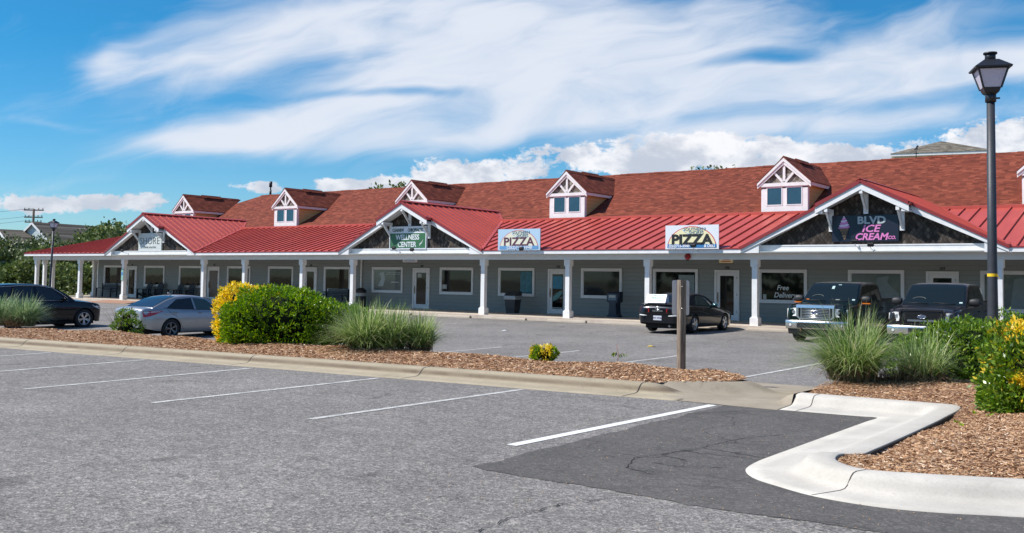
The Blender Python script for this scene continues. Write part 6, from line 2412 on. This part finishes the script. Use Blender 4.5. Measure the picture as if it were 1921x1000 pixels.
K_paper = plain('sun_bleached_paper', (.42, .45, .44), .7, .1, 5)
K_post = plain('blue_poster', (.03, .16, .22), .4, .5, 5)
on_pane(7, 'notice', -34.33, -34.02, 1.12, 1.36, K_paper)
on_pane(8, 'poster', -29.15, -28.45, 1.02, 2.08, K_post)
K_or = col('poster_orange', (.55, .22, .04)); K_pt = plain('menu_poster', (.22, .28, .30), .6, .2, 6)
on_pane(10, 'poster', -20.28, -19.5, 1.0, 2.0, K_pt)
w10 = wins[10][0]
mb = MB(); mb.tube([(-20.0, 40.978, 1.68), (-20.0, 40.976, 1.68)], .10, 12); mb.build('print', K_or, w10, origin=BO)
mb = MB()
for k in range(5): mb.box(-20.2, -19.62, 40.975, 40.978, 1.12 + .085 * k, 1.135 + .085 * k)
mb.build('print', K_ink, w10, origin=BO)
w11 = wins[11][0]
mb = MB(); add_text(mb, 'Free', .30, facing(-15.38, 40.979, 1.40), bold=.006, shear=.25, xs=.95, depth=.001); add_text(mb, 'Delivery', .30, facing(-15.28, 40.979, 1.08), bold=.006, shear=.25, xs=.95, depth=.001)
mb.build('lettering', col('window_letters', (.62, .66, .68)), w11, origin=BO)
mb = MB(); mb.box(-16.25, -16.1, 40.979, 40.982, 1.0, 1.2); mb.build('sticker', K_paper, w11, origin=BO)
w6 = wins[6][0]
mb = MB()
for (a, b, c, d) in ((-38.35, -37.4, 1.96, 1.99), (-38.5, -37.4, 1.87, 1.90), (-38.1, -37.5, 1.40, 1.46)): mb.box(a, b, 40.979, 40.982, c, d)
mb.prism([(-39.1, 1.2), (-38.7, 1.2), (-38.55, 1.6), (-38.65, 2.0), (-39.0, 1.95), (-38.85, 1.6)], 1, 40.979, 40.982)
mb.build('lettering', K_lgrey, w6, origin=BO)
for i in (12, 13):      # brown paper panels taped inside
    w, a, b, z0, z1 = wins[i]
    mb = MB(); mb.prism([(a + .9, z0), (a + 1.05, z1 - .2), (a + 1.5, z1 - .12), (a + 1.45, z1 - .4), (b - .1, z0 + .5), (b - .1, z0)], 1, 40.979, 40.982)
    mb.build('taped_paper', plain('grey_taped_paper', (.20, .245, .25), .6, .15, 3), w, origin=BO)
# posters on the doors
d, a, b = dr[4]
mb = MB(); mb.box(a + .02, b - .05, 40.979, 40.983, 1.25, 1.88); mb.build('poster', plain('sky_blue_poster', (.03, .22, .36), .4, .5, 7), d, origin=BO)
mb = MB(); mb.prism([(a + .02, .62), (a + .3, .72), (b - .05, 1.05), (b - .08, 1.18), (a + .25, 1.05), (a + .05, .85)], 1, 40.979, 40.983); mb.build('poster', plain('teal_poster', (.10, .27, .26), .4, .6, 9), d, origin=BO)
mb = MB(); mb.box(a, b - .05, 40.979, 40.983, .28, .33); mb.build('sticker', K_paper, d, origin=BO)
d, a, b = dr[3]
mb = MB(); mb.box(a + .08, a + .36, 40.979, 40.983, 1.72, 1.94); mb.build('notice', K_paper, d, origin=BO)
d, a, b = dr[5]
mb = MB(); mb.box(a - .13, a - .06, 40.958, 40.963, .75, .92); mb.build('sticker', K_paper, d, origin=BO)

# ------------------------------------------------------------------ porch furniture
M_navyf = plain('navy_furniture_paint', (.010, .017, .032), .5, .2, 5)


def chair():
    root = empty('porch_chair')
    mb = MB()
    for k in range(6): mb.bar((-.24 + .096 * k, -.25, .36 - 0), (-.24 + .096 * k, .26, .27), .085, .022)
    mb.build('seat', M_navyf, root)
    mb = MB()
    for k in range(5):
        x = -.21 + .105 * k; hh = 1.02 - .05 * abs(k - 2) ** 1.3
        mb.bar((x * .9, .20, .26), (x * 1.15, .50, hh), .09, .022, up=(0, -1, 0))
    mb.bar((-.27, .31, .50), (.27, .31, .50), .06, .03); mb.bar((-.27, .42, .80), (.27, .42, .80), .06, .03)
    mb.build('backrest', M_navyf, root)
    for s_ in (-1, 1):
        mb = MB(); mb.box(s_ * .34 - .065, s_ * .34 + .065, -.32, .36, .575, .60); mb.build('armrest', M_navyf, root)
        mb = MB(); mb.box(s_ * .30 - .02, s_ * .30 + .02, -.27, -.17, 0, .575); mb.build('leg', M_navyf, root)
        mb = MB(); mb.bar((s_ * .27, -.27, .33), (s_ * .27, .50, .03), .03, .10); mb.bar((s_ * .30, .28, .20), (s_ * .30, .32, .58), .03, .08); mb.build('leg', M_navyf, root)
    return root


CH = [(-60.5, 0, 'just right of the far left shop door'), (-59.2, 4, 'second from that door, under the window'), (-57.0, -3, 'pair under the third window, its left one'), (-55.75, 2, 'pair under the third window, its right one'), (-51.75, -14, 'beside the door with brown paper, turned outwards'), (-48.9, 3, 'partly hidden behind the big hedge, left of two'), (-46.1, -2, 'partly hidden behind the big hedge, right of two')]
c0 = chair()
for i, (x, a, t) in enumerate(CH):
    c_ = c0 if i == 0 else copy_tree(c0)
    c_.scale = (1.12, 1.12, 1.12); c_.location = (x, 40.2, 0); c_.rotation_euler = (0, 0, R(a))
    tag(c_, 'navy slatted porch chair ' + t, 'chair', 'navy slatted chairs on the porch')


def bench():
    root = empty('bench')
    mb = MB()
    for k in range(4): mb.box(-.86, .86, -.24 + .125 * k, -.13 + .125 * k, .40, .425)
    mb.build('seat', M_navyf, root)
    mb = MB()
    for k in range(5): mb.bar((-.86, .27 + .03 * k, .52 + .10 * k), (.86, .27 + .03 * k, .52 + .10 * k), .025, .085)
    mb.build('backrest', M_navyf, root)
    for s_ in (-1, 1):
        mb = MB(); mb.box(s_ * .90 - .055, s_ * .90 + .055, -.30, .30, .62, .65); mb.build('armrest', M_navyf, root)
        for y0, y1, z in ((-.26, -.17, .62), (.22, .30, .98)):
            mb = MB(); mb.box(s_ * .89 - .035, s_ * .89 + .035, y0, y1, 0, z); mb.build('leg', M_navyf, root)
    return root


b0 = bench(); b0.location = (-65.25, 40.35, 0)
tag(b0, 'navy bench under the far left window by the corner column', 'bench', 'navy benches on the porch')
b1 = copy_tree(b0); b1.location = (-41.95, 40.3, 0)
tag(b1, 'navy bench behind the big hedge, left of the round topped bin', 'bench', 'navy benches on the porch')

# bins
M_bin = plain('charcoal_bin', (.035, .038, .045), .55, .15)
M_liner = mat('clear_bin_liner', (.30, .33, .36), .25, spec=.8)
root = empty('litter_bin', (-28.9, 40.0, 0), R(4), 'square tapered charcoal bin with slanted lid and clear liner beside the blue postered window', 'bin')
mb = MB()
w0, w1 = .24, .31
A = [(-w0, -w0, 0), (w0, -w0, 0), (w0, w0, 0), (-w0, w0, 0)]; Bq = [(-w1, -w1, .78), (w1, -w1, .78), (w1, w1, .78), (-w1, w1, .78)]
mb.face(A[::-1]); mb.grid([A + A[:1], Bq + Bq[:1]], smooth=False); mb.face(Bq); mb.build('body', M_bin, root)
mb = MB(); mb.box(-.325, .325, -.325, .325, .72, .86); mb.prism([(-.33, .87), (.33, .87), (.33, 1.08), (-.05, 1.10)], 0, -.32, .32); mb.build('lid', M_bin, root)
mb = MB(); mb.grid([[(x * s_, y * s_, z) for x, y in ((-.33, -.33), (0, -.335), (.33, -.33), (.335, 0), (.33, .33), (0, .335), (-.33, .33), (-.335, 0), (-.33, -.33))] for s_, z in ((1.0, .865), (1.02, .80), (1.0, .70), (1.03, .68))], smooth=False); mb.build('liner', M_liner, root)
root = empty('litter_bin', (-39.75, 40.3, 0), 0, 'round black bin with domed lid between the navy bench and the downspout', 'bin')
mb = MB(); mb.tube([(0, 0, 0), (0, 0, .05), (0, 0, .78)], [.26, .28, .31], 20); mb.build('body', M_bin, root)
mb = MB(); mb.tube([(0, 0, .80), (0, 0, .95), (0, 0, 1.05), (0, 0, 1.09)], [.32, .31, .2, .06], 20); mb.build('lid', M_black, root)
mb = MB(); mb.tube([(0, 0, .62), (0, 0, .70), (0, 0, .80)], [.322, .315, .325], 20, caps=False); mb.build('liner', M_liner, root)
# newspaper box
root = empty('newspaper_box', (-23.08, 40.05, 0), 0, 'navy newspaper box on a flared pedestal under the blinds window', 'newspaper box')
M_nb = plain('navy_box', (.012, .02, .045), .4)
mb = MB(); mb.prism([(-.30, 0), (.30, 0), (.30, .06), (.20, .14), (.17, .62), (.22, .70), (-.22, .70), (-.17, .62), (-.20, .14), (-.30, .06)], 1, -.22, .22); mb.build('pedestal', M_nb, root)
mb = MB(); mb.box(-.29, .29, -.24, .24, .70, 1.10); mb.prism([(-.26, 1.10), (.24, 1.10), (.24, 1.18), (-.10, 1.18)], 0, -.30, .30); mb.build('cabinet', M_nb, root)
mb = MB(); mb.box(-.22, .22, -.249, -.241, .78, 1.04); w_ = mb.build('window', mat('scratched_acrylic', (.10, .16, .22), .2), root)
mb = MB(); mb.box(-.17, .17, -.253, -.2495, .90, 1.02); mb.build('newspaper', K_paper, w_)
mb = MB(); mb.box(.29, .36, -.20, -.05, .88, 1.14); mb.build('coin_box', M_nb, root)

# teal and blue sign strapped to a column
root = empty('column_sign', (-58.04, 37.0, 1.25), 0, 'narrow pale green sign with blue square on the column left of the chairs', 'sign')
mb = MB(); mb.box(-.12, .12, -.02, .008, 0, .34); mb.box(-.12, .12, -.02, .008, .36, .74); mb.build('plate', col('pale_green_plate', (.28, .48, .42)), root)
mb = MB(); mb.box(-.07, .05, -.024, -.021, .34, .54); mb.build('blue_square', col('blue_symbol_field', (.01, .12, .55)), root)

# wheel stops along the walkway
M_stop = concrete('stop_concrete', (0.40, 0.34, 0.27), (0.50, 0.43, 0.35), (0.25, 0.20, 0.15))


def stop_mesh():
    mb = MB()
    rows = []
    for x in (-.98, -.95, -.6, -.2, .2, .6, .95, .98):
        e = 0 if abs(x) < .96 else -.02
        rows.append([(x, y, z + (e if z > 0 else 0)) for y, z in ((-.09, 0), (-.085, .05), (-.06, .10), (-.04, .115), (.04, .115), (.06, .10), (.085, .05), (.09, 0))])
    mb.grid(rows, smooth=False); mb.face(rows[0]); mb.face(rows[-1])
    return mb


STP = [(-43.5, 'hidden mostly by the big hedge'), (-40.2, 'just right of the big hedge top'), (-36.8, 'left of the central grasses'), (-33.35, 'in front of the wellness centre door'), (-29.6, 'left of the column by the square bin'), (-26.45, 'in front of the bin by the postered door'), (-23.3, 'in front of the newspaper box'), (-20.3, 'just left of the soft top coupe'), (-14.0, 'between the soft top coupe and the chrome grilled pickup'), (-53, 'behind the silver sedan'), (-50, 'behind the silver sedan bonnet')]
s0 = None
for x, t in STP:
    z = -.15
    if s0 is None:
        s0 = stop_mesh().build('wheel_stop', M_stop); o = s0
    else:
        o = s0.copy(); COL.objects.link(o)
    o.location = (x, 36.28 + rnd.uniform(-.05, .05), z); o.rotation_euler = (0, 0, R(rnd.uniform(-1.5, 1.5)))
    tag(o, 'worn concrete wheel stop ' + t, 'wheel stop', 'concrete wheel stops along the walkway')

# pizza topper on the coupe's boot
root = empty('car_top_sign', (-16.60, 31.86, .885), R(1), 'white wedge shaped pizza delivery sign standing on the boot of the black coupe', 'sign')
mb = MB()
mb.prism([(-.17, .03), (.17, .03), (.05, .33), (-.02, .33)], 0, -.39, .39)
b_ = mb.build('housing', plain('white_plastic', (.78, .79, .80), .4, .04), root)
mb = MB(); mb.box(-.33, .33, -.12, .14, -.01, .03); mb.build('foot', M_plastic, root)
TL = Matrix(((1, 0, 0, 0), (0, .447, -.894, 0), (0, .894, .447, 0), (0, 0, 0, 1)))
mb = MB()
n_ = Vector((0, -.894, .447))
def tf(x, z):
    y = -.17 + .15 * (z - .03) / .30
    return Matrix.Translation(Vector((x, y, z)) + n_ * .004) @ TL
add_text(mb, 'SOUTHERN SHORES', .066, tf(0, .265), bold=.0015, depth=.001)
add_text(mb, 'PIZZA', .115, tf(0, .165), bold=.004, xs=1.2, depth=.001)
add_text(mb, '252-715-3940', .085, tf(0, .075), bold=.002, xs=1.1, depth=.001)
mb.build('lettering', col('teal_letters', (.01, .25, .16)), b_)

# ------------------------------------------------------------------ lamp posts
M_postm = plain('weathered_grey_post', (.038, .042, .052), .5, .25, 9, bumpy=.2, bscale=80)
M_frost = plain('frosted_panes', (.60, .56, .66), .35, .05, 3)


def lamp(loc, H, label, tilt=(0, 0), rz=0.0, tape=None, r0=.066, r1=.050, deep=0.0):
    root = empty('lamp_post', loc, 0, label, 'lamp post', 'lantern lamp posts')
    root.rotation_euler = (tilt[0], tilt[1], rz)
    mb = MB()
    zt = H - .62
    mb.tube([(0, 0, 0), (0, 0, .9), (0, 0, zt * .5), (0, 0, zt)], [r0 * 1.05, r0, (r0 + r1) / 2, r1], 16)
    mb.build('pole', M_postm, root)
    mb = MB(); mb.tube([(0, 0, 0), (0, 0, .06), (0, 0, .10), (0, 0, .5), (0, 0, .55)], [.16, .16, .11, .10, .08], 16); mb.build('base', M_postm, root)
    mb = MB(); mb.tube([(0, 0, zt - .02), (0, 0, zt + .10)], .066, 14); mb.tube([(.05, 0, zt + .03), (.11, 0, zt + .03)], .012, 6); mb.tube([(0, -.05, zt + .03), (0, -.09, zt + .03)], .012, 6)
    mb.build('collar', M_black, root)
    # lantern
    z0 = zt + .10; z1 = zt + .40
    a, b = .085, .175
    mb = MB()
    def ring(w, z): return [(-w, -w, z), (w, -w, z), (w, w, z), (-w, w, z), (-w, -w, z)]
    mb.grid([ring(a * .6, z0 - .03), ring(a, z0), ring(a + .022, z0 + .06)], smooth=False); mb.face(ring(a * .6, z0 - .03)[:4]); mb.face(ring(a + .02, z0 + .055)[:4])
    for sx_, sy_ in ((-1, -1), (1, -1), (1, 1), (-1, 1)):
        mb.bar((sx_ * (a + .02), sy_ * (a + .02), z0 + .05), (sx_ * b, sy_ * b, z1), .018, .018)
    for i in range(4):
        P_ = ring(b, z1)
        mb.bar(P_[i], P_[i + 1], .02, .025)
    l_ = mb.build('lantern', M_black, root)
    mb = MB(); ia = a + .016; ib = b - .006
    mb.grid([ring(ia, z0 + .058), ring(ib, z1 - .01)], smooth=False); mb.face(ring(ib - .01, z1 - .02)[:4])
    mb.build('pane', M_frost, l_)
    mb = MB(); mb.grid([ring(b + .04, z1), ring(b + .045, z1 + .02), ring(.085, z1 + .125)], smooth=False); mb.face(ring(b + .04, z1)[:4][::-1]); mb.face(ring(.085, z1 + .125)[:4])
    mb.build('lantern_roof', M_black, l_)
    mb = MB(); mb.tube([(0, 0, z1 + .12), (0, 0, z1 + .215)], .066, 16); mb.tube([(0, 0, z1 + .205), (0, 0, z1 + .225)], .085, 16); mb.build('chimney_cap', M_black, l_)
    if tape:
        mb = MB(); rr = r0 + (r1 - r0) * tape / zt + .004
        mb.tube([(0, 0, tape - .02), (0, 0, tape + .018)], rr, 16, caps=False); mb.bar((rr * .7, -rr * .7, tape + .01), (rr * .7 + .03, -rr * .9, tape - .05), .02, .004)
        mb.build('yellow_tape', mat('yellow_tape', (.80, .52, .01), .5), root)
    return root


lamp((-2.42, 13.82, .15), 4.52, 'tall lamp post with yellow tape behind the variegated shrub at the right edge', tilt=(0, 0), rz=R(22), tape=1.65)
lamp((-52.4, 29.0, -.42), 5.05, 'slightly leaning lamp post far left, before the corner porch columns', tilt=(R(0), R(1.6)), rz=R(20))

# ------------------------------------------------------------------ wooden sign post with the back of a parking sign
def woodfn(q, b, P):
    P = pos(q); X = q.sep(P)
    n = q.noise(q.xyz(q.mul(X[0], 40.0), q.mul(X[1], 40.0), q.mul(X[2], 2.5)), 1.0, 5, .65, .8)
    n2 = q.noise(P, 3.0, 3)
    c = q.ramp(n, [(.3, (.10, .075, .055)), (.5, (.24, .19, .145)), (.7, (.36, .30, .24))])
    q.put(b.inputs['Base Color'], q.mix(1.0, c, q.ramp_value(q.mr(n2, .3, .7, .85, 1.1)), 'MULTIPLY'))
    q.put(b.inputs['Normal'], q.bump(n, .6, .01))


M_wood = mat('weathered_wood', None, .9, fn=woodfn, spec=.2)
root = empty('sign_post', (-7.62, 15.52, .0), R(36), 'weathered wooden post carrying the grey back of a small parking sign', 'sign post')
mb = MB(); mb.tube([(0, 0, 0), (0, 0, 1.69)], .078, 4, smooth=False); mb.face([(0, 0, 1.6901)] * 0 or [(-.03, -.03, 1.6905), (.03, -.03, 1.6905), (.03, .03, 1.6905), (-.03, .03, 1.6905)])
o = mb.build('post', M_wood, root); o.rotation_euler = (0, 0, R(-22))
mb = MB()
w, h0, h1, rr = .148, 1.08, 1.685, .035
pts = []
for cx, cz, a0 in ((w - rr, h1 - rr, 0), (-w + rr, h1 - rr, 90), (-w + rr, h0 + rr, 180), (w - rr, h0 + rr, 270)):
    for k in range(5): t = R(a0 + k * 22.5); pts.append((cx + rr * math.cos(t), cz + rr * math.sin(t)))
mb.prism(pts, 1, .085, .089)
mb.build('sign_plate', plain('bare_aluminium', (.52, .52, .54), .45, .05, metal=.3), root)
mb = MB()
for z in (1.2, 1.58): mb.tube([(0, .09, z), (0, -.085, z)], .008, 6)
mb.build('bolts', M_chrome, root)
root = None
# litter
for (x, y, s_, m, t) in ((-21.64, 29.5, .12, K_white, 'scrap of white paper lying on the asphalt in front of the square bin'), (-13.64, 25.83, .10, mat('yellow_leaf', (.7, .5, .02)), 'fallen yellow leaf on the asphalt left of the wooden post')):
    z = lot_z(x, y) + .012
    mb = MB(); mb.face([(-s_ * 1.4, -s_ * .3, 0), (s_, -s_ * .4, .02), (s_ * 1.5, s_ * .3, .0), (-s_ * .7, s_ * .4, .03)])
    o = mb.build('litter', m, None, loc=(x, y, z)); tag(o, t, 'litter')
